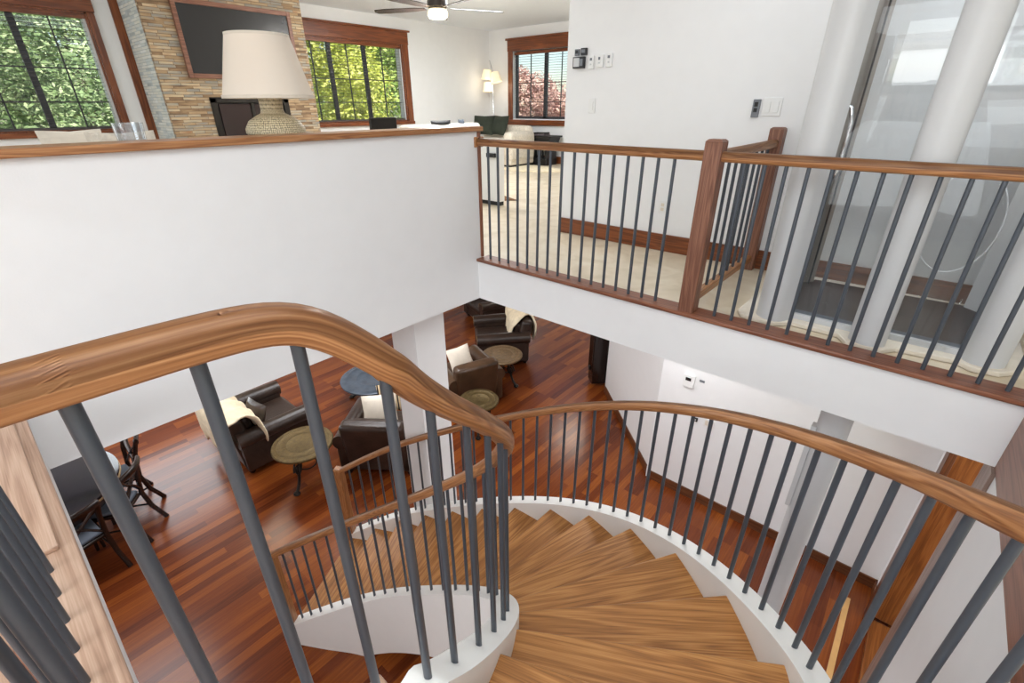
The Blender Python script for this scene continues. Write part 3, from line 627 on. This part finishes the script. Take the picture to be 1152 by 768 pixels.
# ------------------------------------------------------------------ table lamp on console
cs = thing('console_table', 'low wooden console behind the half wall carrying the table lamp', 'table', (-3.2, 1.0, F))
build('tabletop', MB().box(-3.38, -3.0, .0, 2.2, 4.36, 4.40), M['darkwood'], cs, grain=Yv, bevel=.004)
for x in (-3.35, -3.06):
    for y in (.04, 2.12): build('leg', MB().box(x, x + .04, y, y + .04, F, 4.36), M['darkwood'], cs, grain=Zv)
lp = thing('table_lamp', 'large cream drum shade lamp on a rounded textured ceramic base', 'lamp', (-3.12, 1.44, 4.40))
prof = [(.0, 0), (.09, 0), (.13, .03), (.165, .075), (.165, .10), (.14, .14), (.10, .165), (.068, .18), (.062, .20), (.066, .27), (.0, .27)]
mb = MB().lathe(prof, (-3.12, 1.44, 4.40), 48)
mb.uv = {}; k = len(prof)
for j in range(48):
    for i in range(k - 1):
        mb.uv[j * (k - 1) + i] = [(j / 48 * .9, i * .03), ((j + 1) / 48 * .9, i * .03), ((j + 1) / 48 * .9, (i + 1) * .03), (j / 48 * .9, (i + 1) * .03)]
build('lamp_base', mb, M['woven'], lp)
build('lamp_shade', MB().lathe([(.247, .26), (.165, .575), (.160, .575), (.242, .26)], (-3.12, 1.44, 4.40), 64), M['linen'], lp)
build('shade_trim', MB().lathe([(.249, .258), (.250, .275), (.245, .275), (.244, .258)], (-3.12, 1.44, 4.40), 64), M['cream'], lp)
build('shade_trim', MB().lathe([(.168, .562), (.167, .578), (.158, .578), (.158, .562)], (-3.12, 1.44, 4.40), 64), M['cream'], lp)
build('stem', MB().bar((-3.12, 1.44, 4.66), (-3.12, 1.44, 4.9), .008), M['chrome'], lp)
tg = MB().lathe([(0, 0), (.056, 0), (.064, .15), (.058, .15), (.05, .02), (0, .02)], (-3.05, .69, 4.40), 36)
tag(build('glass_tumbler', tg, M['cut']), 'ribbed clear glass tumbler behind the cap of the half wall', 'glass')

# ------------------------------------------------------------------ ceiling fan and vents
fan = thing('ceiling_fan', 'five blade dark ceiling fan with a lit white glass globe', 'fan', (-5.68, 5.09, CT))
c = (-5.68, 5.09, 0)
build('rod', MB().bar((c[0], c[1], 5.88), (c[0], c[1], CT), .015).lathe([(0, CT), (.07, CT), (.05, CT - .06), (0, CT - .06)], c), M['blade'], fan)
build('motor_housing', MB().lathe([(0, 5.9), (.06, 5.9), (.13, 5.86), (.135, 5.78), (.10, 5.755), (0, 5.755)], c), M['blade'], fan)
build('light_globe', MB().lathe([(0, 5.755), (.11, 5.755), (.135, 5.72), (.135, 5.68), (.11, 5.655), (.05, 5.645), (0, 5.643)], c), M['fanlight'], fan)
for a in (61, 133, 205, 277, 349):
    a = math.radians(a); d = Vector((math.cos(a), math.sin(a), 0)); q = Vector((-d.y, d.x, .18)).normalized(); o = Vector((c[0], c[1], 5.765))
    pts = [(.17, -.035), (.35, -.06), (.75, -.072), (.90, -.055), (.93, 0), (.90, .055), (.75, .07), (.35, .055), (.17, .03)]
    top = [o + d * x + q * y + Vector((0, 0, .004)) for x, y in pts]; bot = [p - Vector((0, 0, .008)) for p in top]; kk = len(pts)
    build('blade', MB().add(top + bot, [tuple(range(kk)), tuple(range(kk, 2 * kk))[::-1]] + [(i, i + kk, (i + 1) % kk + kk, (i + 1) % kk) for i in range(kk)]), M['blade'], fan)
pl_ = bpy.data.lights.new('fan_light', 'POINT'); pl_.energy = 90; pl_.shadow_soft_size = .14; pl_.color = (1, .97, .92)
po = bpy.data.objects.new('fan_light', pl_); COL.objects.link(po); po.location = (c[0], c[1], 5.50)
for (x, y, lab) in ((-7.6, 4.6, 'small white ceiling vent above the stone side of the living room'), (-5.6, 8.3, 'small white ceiling vent near the lounge window')):
    v_ = thing('ceiling_vent', lab, 'vent', (x, y, CT)); build('frame', MB().box(x - .08, x + .08, y - .16, y + .16, CT - .012, CT - .001), M['cream'], v_, bevel=.002)
    s_ = MB()
    for j in range(6): s_.box(x - .06 + j * .021, x - .05 + j * .021, y - .14, y + .14, CT - .018, CT - .012)
    build('louvres', s_, M['white'], v_)

# ------------------------------------------------------------------ wall devices
def plate(nm, lab, cat, x0, x1, z0, z1, Y, mat='white', d=.012, bits=(), group=None):
    t = thing(nm, lab, cat, ((x0 + x1) / 2, Y, z0), group=group); build('plate', MB().box(x0, x1, Y - d, Y - .0005, z0, z1), M[mat], t, bevel=.003)
    for (n_, a, b, c_, d_, m_) in bits: build(n_, MB().box(x0 + (x1 - x0) * a, x0 + (x1 - x0) * b, Y - d - .005, Y - d, z0 + (z1 - z0) * c_, z0 + (z1 - z0) * d_), M[m_], t, bevel=.001)
    return t
Y = 4.12
plate('intercom_panel', 'black and grey intercom screen on the upper hallway wall', 'intercom', -2.80, -2.68, 4.91, 5.00, Y, 'black', .03, [('display', .1, .6, .15, .9, 'alu'), ('button_pad', .65, .9, .2, .8, 'grey')])
plate('thermostat', 'small grey square controller above the left of the intercom screen', 'controller', -2.79, -2.745, 5.01, 5.06, Y, 'grey', .02, [('display', .2, .8, .3, .8, 'black')])
plate('thermostat', 'small dark square controller above the right of the intercom screen', 'controller', -2.725, -2.665, 5.01, 5.065, Y, 'black', .025, [('display', .2, .8, .3, .8, 'grey')])
g_ = 'white remotes beside the intercom'
plate('remote_control', 'white wall remote nearest to the dark intercom screen', 'remote', -2.64, -2.59, 4.90, 5.00, Y, 'white', .018, [('button', .3, .7, .65, .85, 'grey'), ('button', .35, .65, .3, .42, 'alu')], g_)
plate('remote_control', 'middle white wall remote with a small dark window', 'remote', -2.565, -2.495, 4.91, 5.005, Y, 'white', .018, [('display', .35, .6, .6, .82, 'grey'), ('button', .35, .6, .3, .4, 'alu')], g_)
plate('remote_control', 'white wall remote farthest right of the intercom group', 'remote', -2.465, -2.41, 4.91, 5.01, Y, 'white', .018, [('button', .3, .7, .65, .85, 'grey'), ('button', .35, .65, .3, .42, 'alu')], g_)
plate('light_switch', 'single white light switch below the intercom group', 'switch', -2.62, -2.55, 4.55, 4.67, Y, 'white', .008, [('rocker', .3, .7, .2, .8, 'white')])
plate('remote_control', 'grey handheld remote mounted left of the double switch', 'remote', -1.195, -1.145, 4.53, 4.65, Y, 'grey', .02, [('button', .25, .75, .6, .85, 'black'), ('button', .25, .75, .3, .52, 'black')])
plate('light_switch', 'double white light switch beside the grey remote', 'switch', -1.13, -1.0, 4.54, 4.66, Y, 'white', .008, [('rocker', .15, .42, .2, .8, 'white'), ('rocker', .58, .85, .2, .8, 'white')])
plate('wall_outlet', 'white power outlet low on the upper hallway wall', 'outlet', -1.82, -1.75, 3.75, 3.86, Y, 'white', .006, [('socket', .3, .7, .55, .8, 'cream'), ('socket', .3, .7, .2, .45, 'cream')])
Y = 5.03
plate('thermostat', 'white thermostat with a dark display on the lower wall', 'thermostat', -1.62, -1.49, 1.60, 1.76, Y, 'white', .03, [('display', .2, .7, .55, .8, 'black')])
plate('wall_plate', 'tiny white wall plate right of the lower thermostat', 'plate', -1.44, -1.38, 1.71, 1.74, Y, 'grey', .008)
plate('wall_sensor', 'dark round sensor on the lower wall behind the handrail', 'sensor', -1.42, -1.37, 1.17, 1.22, Y, 'black', .02, [('ring', .3, .7, .3, .7, 'alu')])
plate('light_switch', 'white switch plate right of the dark sensor on the lower wall', 'switch', -1.30, -1.17, 1.15, 1.26, Y, 'white', .008, [('rocker', .15, .42, .2, .8, 'cream'), ('rocker', .58, .85, .2, .8, 'cream')])

# ------------------------------------------------------------------ furniture builders
def rb_(mb, name, mat, root, bev=.04, seg=4): return build(name, mb, mat, root, bevel=bev, seg=seg, world=False)
def armchair(label, loc, face, mat, width=1.15, depth=1.0):
    t = thing('leather_armchair', label, 'armchair', loc, math.radians(face - 90)); w = width / 2; d = depth / 2
    rb_(MB().box(-w + .06, w - .06, -d + .04, d - .06, .10, .32), 'base', M[mat], t, .02)
    rb_(MB().box(-w + .22, w - .22, -d + .22, d - .02, .31, .47), 'seat_cushion', M[mat], t, .05)
    bk = MB(); y0, y1 = -d, -d + .24
    bk.add([(-w + .12, y0 + .05, .12), (w - .12, y0 + .05, .12), (w - .12, y1 + .05, .12), (-w + .12, y1 + .05, .12), (-w + .12, y0 - .06, .88), (w - .12, y0 - .06, .88), (w - .12, y1 - .08, .90), (-w + .12, y1 - .08, .90)],
           [(0, 3, 2, 1), (4, 5, 6, 7), (0, 1, 5, 4), (1, 2, 6, 5), (2, 3, 7, 6), (3, 0, 4, 7)])
    rb_(bk, 'backrest', M[mat], t, .07, 5)
    rb_(MB().box(-w + .22, w - .22, -d + .12, -d + .30, .45, .82), 'back_cushion', M[mat], t, .07, 5)
    for s in (-1, 1):
        x0, x1 = sorted((s * (w - .20), s * (w - .02)))
        a = rb_(MB().box(x0, x1, -d + .04, d - .03, .08, .56), 'arm', M[mat], t, .03)
        roll = MB().tube([(s * (w - .10), -d + .02, .57), (s * (w - .10), -d * .2, .575), (s * (w - .10), d - .01, .56)], .115, 18)
        build('arm_roll', roll, M[mat], a, world=False)
        nh = MB()
        for j in range(20):
            an = PI * j / 19; nh.lathe([(0, .0), (.007, .0), (.007, .004), (0, .006)], (s * (w - .10) + .095 * math.cos(an), d - .008, .56 + .095 * math.sin(an)), 6)
        build('nailheads', nh, M['rope'], a, world=False)
        for y in (-d + .1, d - .12): build('foot', MB().lathe([(0, 0), (.03, 0), (.045, .03), (.04, .08), (0, .08)], (s * (w - .12), y, 0), 14), M['darkwood'], t, world=False)
    return t
def pillow(name, lab, loc, rot, size, mat, th=.16, cat='cushion', group=None):
    mb = MB(); rows = []; N = 12
    for side in (1, -1):
        rows = []
        for i in range(N + 1):
            u = -1 + 2 * i / N; row = []
            for j in range(N + 1):
                v = -1 + 2 * j / N; h = max(0, (1 - u * u) * (1 - v * v)) ** .45 * th / 2 * side
                k = 1 - .10 * (1 - max(abs(u), abs(v)) ** 4) * 0 - .07 * (1 - abs(u * v)) * max(abs(u), abs(v)) ** 3
                row.append((u * size[0] / 2 * k, v * size[1] / 2 * k, h))
            rows.append(row[::side])
        mb.grid(rows)
    o = build(name, mb, M[mat], None); o.location = loc; o.rotation_euler = tuple(math.radians(a) for a in rot)
    return tag(o, lab, cat, group)
def throw(name, lab, chair, x0, x1, d, mat, seed=1, front=.55, back=.35, wav=.05, over=.0):
    rnd = random.Random(seed); pr = [(-d - .10, back), (-d - .12, .6), (-d - .12, .82), (-d - .06, .945), (-d + .06, .965), (-d + .20, .935), (-d + .33, .82), (-d + .37, front)]
    rows = []; N = 26
    for i in range(N + 1):
        x = x0 + (x1 - x0) * i / N; ph = seed + i * .9; row = []
        e = .06 * math.sin(ph) + .05 * math.sin(ph * 2.3); M_ = 22
        for j in range(M_ + 1):
            q = j / M_ * (len(pr) - 1); a = min(int(q), len(pr) - 2); f_ = q - a; y = pr[a][0] * (1 - f_) + pr[a + 1][0] * f_; z = pr[a][1] * (1 - f_) + pr[a + 1][1] * f_
            edge = (j / M_ * 2 - 1) ** 2; z2 = z + e * edge * (1 if j < M_ / 2 else 1.6) + rnd.uniform(-.008, .008); xx = x + wav * math.sin(j * .55 + seed) * (1 if i > N / 2 else -1) * (abs(i / N * 2 - 1)) ** 2
            row.append((xx, y + rnd.uniform(-.006, .006), z2))
        rows.append(row)
    mb = MB().grid(rows); o = build(name, mb, M[mat], None, solid=.035, subd=1); o.location = chair.location; o.rotation_euler = chair.rotation_euler
    return tag(o, lab, 'throw')
def scroll(r0, h, n=26):
    """S-scroll leg in the (r,z) plane"""
    P = []
    for i in range(n + 1):
        t = i / n; P.append((r0 * (.22 + .30 * math.sin(t * PI * 1.0) ** 2 * (1 - t) + .62 * t ** 2.2), h * (1 - t) + .02 * t))
    return P
def round_table(nm, label, loc, r, h, topmat, legs=3, rot=0, curl=True, cat='table'):
    t = thing(nm, label, cat, loc, rot)
    prof = [(0, h), (r * .5, h), (r * .52, h + .004), (r * .55, h), (r * .80, h), (r * .83, h + .006), (r * .86, h + .002), (r * .97, h + .006), (r, h - .004), (r, h - .028), (r * .95, h - .035), (0, h - .035)]
    build('table_top', MB().lathe(prof, n=56), M[topmat], t, world=False)
    build('collar', MB().lathe([(0, h - .035), (r * .35, h - .035), (r * .33, h - .06), (0, h - .06)]), M['iron'], t, world=False)
    for k in range(legs):
        a = 2 * PI * k / legs; mb = MB(); P = [(q * math.cos(a), q * math.sin(a), z) for q, z in scroll(r, h - .05)]
        mb.tube(P, .020, 10)
        if curl:
            C_ = [(r * (.50 + .22 * (1 - i / 30) * math.cos(i * .42)), h * (.55 + .22 * (1 - i / 30) * math.sin(i * .42))) for i in range(30)]
            mb.tube([(q * math.cos(a), q * math.sin(a), z) for q, z in C_], .014, 8)
        lg = build('leg', mb, M['iron'], t, world=False)
        e = P[-1]; build('foot', MB().lathe([(0, 0), (.035, .0), (.045, .02), (.03, .045), (0, .05)], (e[0], e[1], 0), 14), M['iron'], lg, world=False)
    build('stretcher_ring', MB().tube([(r * .30 * math.cos(x), r * .30 * math.sin(x), h * .42) for x in [2 * PI * i / 24 for i in range(25)]], .010, 8), M['iron'], t, world=False)
    return t
# left lounge
A1 = armchair('dark brown leather armchair with a cream throw left of the ornate round table', (-6.62, 1.93, 0), 90, 'leather', 1.2, 1.05)
throw('sherpa_throw', 'cream sherpa throw over the back of the armchair left of the stairs', A1, -.52, .60, .525, 'fur', 2, .52, .30)
pillow('throw_pillow', 'dark brown pillow on the armchair under the cream sherpa throw', (-6.45, 1.82, .66), (68, 0, 8), (.46, .42), 'leather', .15)
round_table('side_table', 'round ornate bronze topped side table on scrolled iron legs', (-5.41, 1.98, 0), .39, .60, 'bronze2', 3, math.radians(-60))
round_table('coffee_table', 'large round slate blue coffee table on curved iron legs', (-6.36, 3.74, 0), .56, .46, 'slate', 4, .6, False)
A2 = armchair('brown leather armchair with striped and cream cushions in front of the pillar', (-5.0, 2.98, 0), 128, 'leather', 1.1, 1.0)
pillow('throw_pillow', 'cream cushion standing on the armchair in front of the pillar', (-5.12, 3.02, .70), (64, 0, 55), (.48, .48), 'cream', .16)
pillow('throw_pillow', 'black and tan striped cushion behind the cream one by the pillar', (-5.38, 3.42, .62), (60, 0, 60), (.44, .44), 'stripe', .14)
# right lounge
A3 = armchair('dark leather armchair with a cream hide over its back, farthest group', (-5.85, 6.42, 0), 229, 'leather', 1.15, 1.05)
throw('hide_throw', 'cream animal hide draped over the back of the far leather armchair', A3, -.34, .58, .525, 'fur', 5, .46, .45, .09)
A4 = armchair('brown leather armchair seen from behind beside the bronze round tables', (-5.26, 4.84, 0), 160, 'leather2', 1.0, 1.06)
pillow('throw_pillow', 'cream pillow on the brown armchair between the bronze tables', (-5.40, 4.88, .66), (60, 0, 80), (.46, .46), 'cream', .16)
A5 = armchair('brown leather armchair half hidden by the pillar in the right hand group', (-7.2, 7.6, 0), 250, 'leather', 1.15, 1.05)
round_table('side_table', 'round hammered bronze side table between the two right hand armchairs', (-5.08, 5.60, 0), .37, .58, 'bronze', 3, 2.2)
round_table('side_table', 'round olive bronze side table nearest to the curved stair rail', (-4.40, 4.30, 0), .31, .55, 'bronze2', 3, 1.2)
# dining set
dt = thing('dining_table', 'round dark polished dining table with a brass nailhead edge', 'table', (-6.65, -.52, 0))
build('table_top', MB().lathe([(0, .76), (.76, .76), (.79, .755), (.79, .725), (.74, .72), (0, .72)], n=64), M['tabletop'], dt, world=False)
build('nailhead_band', MB().lathe([(.785, .722), (.797, .716), (.797, .698), (.785, .692), (.775, .70)], n=64), M['rope'], dt, world=False)
build('apron', MB().lathe([(.76, .72), (.78, .70), (.77, .61), (.74, .61), (.74, .72)], n=64), M['darkwood'], dt, world=False)
build('pedestal', MB().lathe([(0, 0), (.36, 0), (.34, .06), (.14, .12), (.09, .3), (.15, .5), (.12, .62), (.3, .72), (0, .72)], n=32), M['darkwood'], dt, world=False)
def dining_chair(label, loc, face, group='dining chairs around the round table'):
    t = thing('dining_chair', label, 'chair', loc, math.radians(face - 90), group)
    rb_(MB().prism([(-.24, .22), (-.19, -.2), (.19, -.2), (.23, .22)][::-1], .42, .46), 'seat', M['darkwood'], t, .015)
    rb_(MB().prism([(-.21, .20), (-.17, -.18), (.17, -.18), (.21, .20)][::-1], .46, .50), 'seat_pad', M['navy'], t, .02)
    for s in (-1, 1):
        build('leg', MB().tube([(s * .20, .20, .43), (s * .205, .21, .2), (s * .21, .22, 0)], .02, 10, rs=[.022, .02, .016]), M['darkwood'], t, world=False)
        build('back_post', MB().tube([(s * .20, -.34, 0), (s * .185, -.24, .22), (s * .18, -.20, .45), (s * .19, -.23, .72), (s * .205, -.30, .95)], .026, 10), M['darkwood'], t, world=False)
        build('cross_slat', MB().tube([(s * .18, -.205, .50), (s * .05, -.24, .66), (-s * .08, -.255, .78), (-s * .19, -.29, .90)], .018, 8, sx=1.4, sy=.8), M['darkwood'], t, world=False)
    build('top_rail', MB().tube([(-.205, -.30, .93), (-.1, -.345, .945), (0, -.36, .95), (.1, -.345, .945), (.205, -.30, .93)], .028, 12, sx=.9, sy=1.5), M['darkwood'], t, world=False)
    build('stretcher', MB().bar((-.19, -.23, .24), (-.205, .21, .22), .012).bar((.19, -.23, .24), (.205, .21, .22), .012), M['darkwood'], t, world=False)
    return t
D1 = dining_chair('dark cross back dining chair nearest to the leather armchair', (0, 0, 0), 90)
def place(o, ang, r=.82):
    a = math.radians(ang); return (-6.65 + r * math.cos(a), -.52 + r * math.sin(a), 0), math.radians(ang + 180 - 90)
l_, rz = place(D1, 52, .73); D1.location = l_; D1.rotation_euler = (0, 0, rz)
l_, rz = place(D1, 14, .76); copy_thing(D1, l_, rz, 'dark cross back dining chair nearest to the stairs, pushed in at the table')
l_, rz = place(D1, 96, .70); copy_thing(D1, l_, rz, 'dark cross back dining chair at the far side of the table below the half wall')

# ------------------------------------------------------------------ upper living room and lounge
so = thing('white_sofa', 'white sofa whose back and cushions rise just above the half wall cap', 'sofa', (-6.3, 5.3, F))
rb_(MB().box(-.45, .45, -.74, .74, .0, .45), 'base', M['cream'], so); rb_(MB().box(.2, .45, -.74, .74, .3, .945), 'backrest', M['cream'], so, .06)
for y in (-.74, .60): rb_(MB().box(-.45, .45, y, y + .16, .1, .7), 'arm', M['cream'], so, .05)
pillow('throw_pillow', 'black pillow on the white sofa just showing above the cap', (-5.92, 5.24, 4.335), (84, 0, 90), (.40, .16), 'black', .10)
pillow('throw_pillow', 'small grey pillow right of the black one on the white sofa', (-5.92, 5.66, 4.36), (80, 0, 90), (.12, .12), 'navy', .07)
ch = thing('desk_chair', 'dark chair back rising above the half wall cap before the middle window', 'chair', (-4.3, 2.92, F))
build('seat', MB().box(-.2, .2, -.2, .2, .42, .46), M['darkwood'], ch, world=False, bevel=.01); build('backrest', MB().box(.17, .2, -.15, .15, .75, 1.10), M['iron'], ch, world=False, bevel=.01)
for x in (-.18, .18):
    for y in (-.17, .17): build('leg', MB().bar((x, y, 0), (x, y, .42 if x < 0 else .8), .012), M['darkwood'], ch, world=False)
pillow('throw_pillow', 'white pillow tip left of the glass tumbler behind the cap', (-3.9, .60, 4.355), (75, 0, 90), (.30, .30), 'cream', .10)
pillow('throw_pillow', 'beige pillow tip touching the glass tumbler behind the cap', (-3.7, .80, 4.325), (75, 0, 90), (.34, .34), 'knit', .10)
ls = thing('living_sofa', 'cream sofa in the living room in front of the left window', 'sofa', (-4.25, .8, F))
rb_(MB().box(-.9, .3, -.9, .9, .08, .42), 'base', M['cream'], ls); rb_(MB().box(.1, .3, -.9, .9, .3, .88), 'backrest', M['cream'], ls, .06)
# lounge chair with throw and pillows
lc = thing('lounge_chair', 'cream skirted lounge chair under a knitted throw beside the black side table', 'armchair', (-7.38, 8.45, F), math.radians(0))
rb_(MB().box(-.75, .45, -.45, .35, .04, .42), 'base', M['cream'], lc, .05); rb_(MB().box(.22, .48, -.47, .37, .1, .70), 'arm', M['knit'], lc, .1, 5)
rb_(MB().box(-.95, .40, .15, .42, .3, .80), 'backrest', M['knit'], lc, .1, 5); rb_(MB().box(-.8, .4, -.5, .3, .40, .56), 'seat_cushion', M['knit'], lc, .07)
rb_(MB().box(-.74, .44, -.44, .34, .0, .05), 'skirt_band', M['iron'], lc, .01)
pillow('throw_pillow', 'dark green pillow lying at the left of the lounge chair', (-7.98, 8.30, 4.22), (66, 0, 20), (.50, .42), 'green', .2, group=None)
pillow('throw_pillow', 'dark green pillow leaning by the right of the other on the lounge chair', (-7.62, 8.42, 4.22), (66, 0, -8), (.50, .42), 'green', .2)
bt = thing('black_side_table', 'black wooden side table with slatted base under the lounge window', 'table', (-6.92, 9.02, F))
build('table_top', MB().box(-.42, .42, -.22, .22, .56, .60), M['black'], bt, world=False, bevel=.008)
mb = MB(); mb.add([(-.33, -.18, .38), (.33, -.18, .38), (.33, .18, .38), (-.33, .18, .38), (-.38, -.2, .56), (.38, -.2, .56), (.38, .2, .56), (-.38, .2, .56)], [(0, 3, 2, 1), (4, 5, 6, 7), (0, 1, 5, 4), (1, 2, 6, 5), (2, 3, 7, 6), (3, 0, 4, 7)])
build('body', mb, M['black'], bt, world=False)
mb = MB()
for j in range(7): mb.box(-.2 + j * .06, -.175 + j * .06, -.17, -.14, .14, .38)
build('slats', mb, M['black'], bt, world=False); build('base', MB().box(-.3, .3, -.2, .2, 0, .14), M['black'], bt, world=False, bevel=.01)
for x in (-.30, .24): build('leg', MB().box(x, x + .06, -.17, .17, .14, .38), M['black'], bt, world=False)
for j, (z, w_, lab) in enumerate(((.60, .36, 'wide grey book at the bottom of the pile on the black side table'), (.63, .30, 'thinner dark book on top of the pile on the black side table'))):
    bk = MB().obox((-6.92 + .02 * j, 9.0, F + z + .0155), (w_, .22, .028), .2 * j); tag(build('book', bk, M['book'] if j == 0 else M['iron'], bevel=.002), lab, 'book', 'books on the black side table')
base('baseboard_lounge', 'dark baseboard under the lounge window', (-8.73, 9.33), (-2.9, 9.33), .15, .02, 'cherry', F)
rg_ = MB(); P = []
for i in range(40):
    a = 2 * PI * i / 40; rr = 1 + .12 * math.sin(3 * a + 1) + .07 * math.sin(7 * a); P.append((-6.55 + .75 * rr * math.cos(a), 8.15 + .45 * rr * math.sin(a)))
tag(build('fur_rug', rg_.prism(P, F + .001, F + .02), M['fur'], bevel=.006), 'cream fur rug on the lounge floor before the black side table', 'rug')
tag(build('area_rug', MB().prism([(-6.0, 5.0), (-4.58, 5.0), (-4.40, 5.20), (-4.80, 5.36), (-6.0, 5.36)], F + .001, F + .012), M['rugbrown']), 'brown rug with its corner showing beside the white cabinet', 'rug')
wc = thing('white_cabinet', 'shallow white cabinet with a black pull standing behind the railing end', 'cabinet', (-4.78, 4.85, F))
build('body', MB().box(-.45, .47, -.1, .0, .05, .74), M['white'], wc, world=False, bevel=.006); build('plinth', MB().box(-.44, .46, -.09, -.01, 0, .05), M['black'], wc, world=False)
build('pull', MB().box(.28, .42, -.14, -.10, .60, .65), M['black'], wc, world=False, bevel=.004)
fl = thing('floor_lamp', 'three shade floor lamp with cream shades glowing in the lounge corner', 'lamp', (-8.36, 9.05, F))
build('pole', MB().tube([(0, 0, 0), (0, 0, 1.0), (-.02, 0, 1.9), (-.10, 0, 2.1)], .011, 10), M['chrome'], fl, world=False)
build('base', MB().lathe([(0, 0), (.15, 0), (.15, .02), (.02, .035), (0, .035)]), M['chrome'], fl, world=False)
for (x, z, tx) in ((-.16, 1.72, .12), (.14, 1.66, -.25), (-.12, 1.47, 0)):
    build('arm', MB().bar((0, 0, z), (x, -.02, z + .1), .006), M['chrome'], fl, world=False)
    mb = MB(); mb.lathe([(.125, 0), (.085, .20), (.080, .20), (.120, 0)], (0, 0, 0), 28); mt = Matrix.Rotation(tx, 4, 'Y'); mb.v = [tuple(mt @ Vector(v) + Vector((x, -.04, z))) for v in mb.v]
    build('lamp_shade', mb, M['shade_on'], fl, world=False)
pl_ = bpy.data.lights.new('floor_lamp_bulb', 'POINT'); pl_.energy = 3; pl_.shadow_soft_size = .1; pl_.color = (1, .88, .7)
po = bpy.data.objects.new('floor_lamp_bulb', pl_); COL.objects.link(po); po.location = (-8.3, 8.85, 5.0)
plate('wall_outlet', 'white outlet on the lounge wall between the floor lamp and the window', 'outlet', -8.28, -8.21, 4.45, 4.56, YW, 'white', .006)

# ------------------------------------------------------------------ outdoors
tag(build('lawn', MB().box(-60, 40, -60, 60, -1.2, -1.0), M['lawn']), 'green ground outside around the house', 'ground', kind='structure')
def tree(label, loc, h, r, mat, n, seed, conifer=False, leaf=.12, nc=46):
    rnd = random.Random(seed); t = thing('conifer_tree' if conifer else 'leafy_tree', label, 'tree', loc, group=None)
    build('trunk', MB().tube([(0, 0, 0), (.05, 0, h * .4), (0, .05, h * .9)], .15, 10, rs=[.2, .14, .04]), M['bark'], t, world=False)
    vs = []; fs = []; cl = []
    for _ in range(nc):
        z = rnd.uniform(.12, .97) * h; k = (1 - z / h) ** .5 * .95 + .1 if conifer else math.sqrt(max(.05, 1 - ((z / h - .56) / .46) ** 2))
        a = rnd.uniform(0, 2 * PI); q = r * k * math.sqrt(rnd.uniform(.25, 1)); cl.append((q * math.cos(a), q * math.sin(a), z, r * rnd.uniform(.22, .42) * (.6 + .4 * k)))
    for i in range(n):
        cx, cy, cz, cr = cl[i % len(cl)]; u = Vector((rnd.gauss(0, 1), rnd.gauss(0, 1), rnd.gauss(0, .75))).normalized() * cr * rnd.uniform(.75, 1.08)
        p = Vector((cx, cy, cz)) + u; a = Vector((rnd.gauss(0, 1), rnd.gauss(0, 1), rnd.gauss(0, .6))).normalized(); b = a.cross(u.normalized() + Vector((.01, .3 * rnd.random(), .2))).normalized(); s = leaf * rnd.uniform(.6, 1.3)
        o = len(vs); vs += [tuple(p - a * s), tuple(p + b * s * .45), tuple(p + a * s), tuple(p - b * s * .45)]; fs.append((o, o + 1, o + 2, o + 3))
    build('foliage', MB().add(vs, fs), M[mat], t, world=False)
tree('tall silvery green conifer filling the far left window', (-14.2, .5, -1), 11, 3.1, 'leaf_spruce', 95000, 1, True, .065, 170)
tree('second silvery green conifer right of the first outside the far left window', (-21.5, 4.0, -1), 12, 2.8, 'leaf_spruce', 50000, 2, True, .08, 110)
tree('yellow green tree seen through the left panes of the middle window', (-13.8, 7.2, -1), 9.2, 2.3, 'leaf_gold', 60000, 4, False, .07, 90)
tree('bright green tree seen through the right panes of the middle window', (-14.2, 11.5, -1), 9.4, 2.2, 'leaf_green', 60000, 5, False, .07, 90)
tree('tall green tree far behind the middle window', (-25.0, 13.0, -1), 13, 3.6, 'leaf_green', 16000, 6, False, .17)
tree('plum red tree outside the lounge window', (-13.9, 17.4, -1), 6.9, 2.1, 'leaf_red', 36000, 8, False, .08, 70)
tree('small green tree at the right of the plum tree outside the lounge window', (-10.3, 18.4, -1), 6.4, 1.3, 'leaf_green', 9000, 9, False, .12)
tree('green tree outside behind the landing windows', (1.6, -9.5, -1), 7.2, 2.2, 'leaf_green', 12000, 10, False, .14)
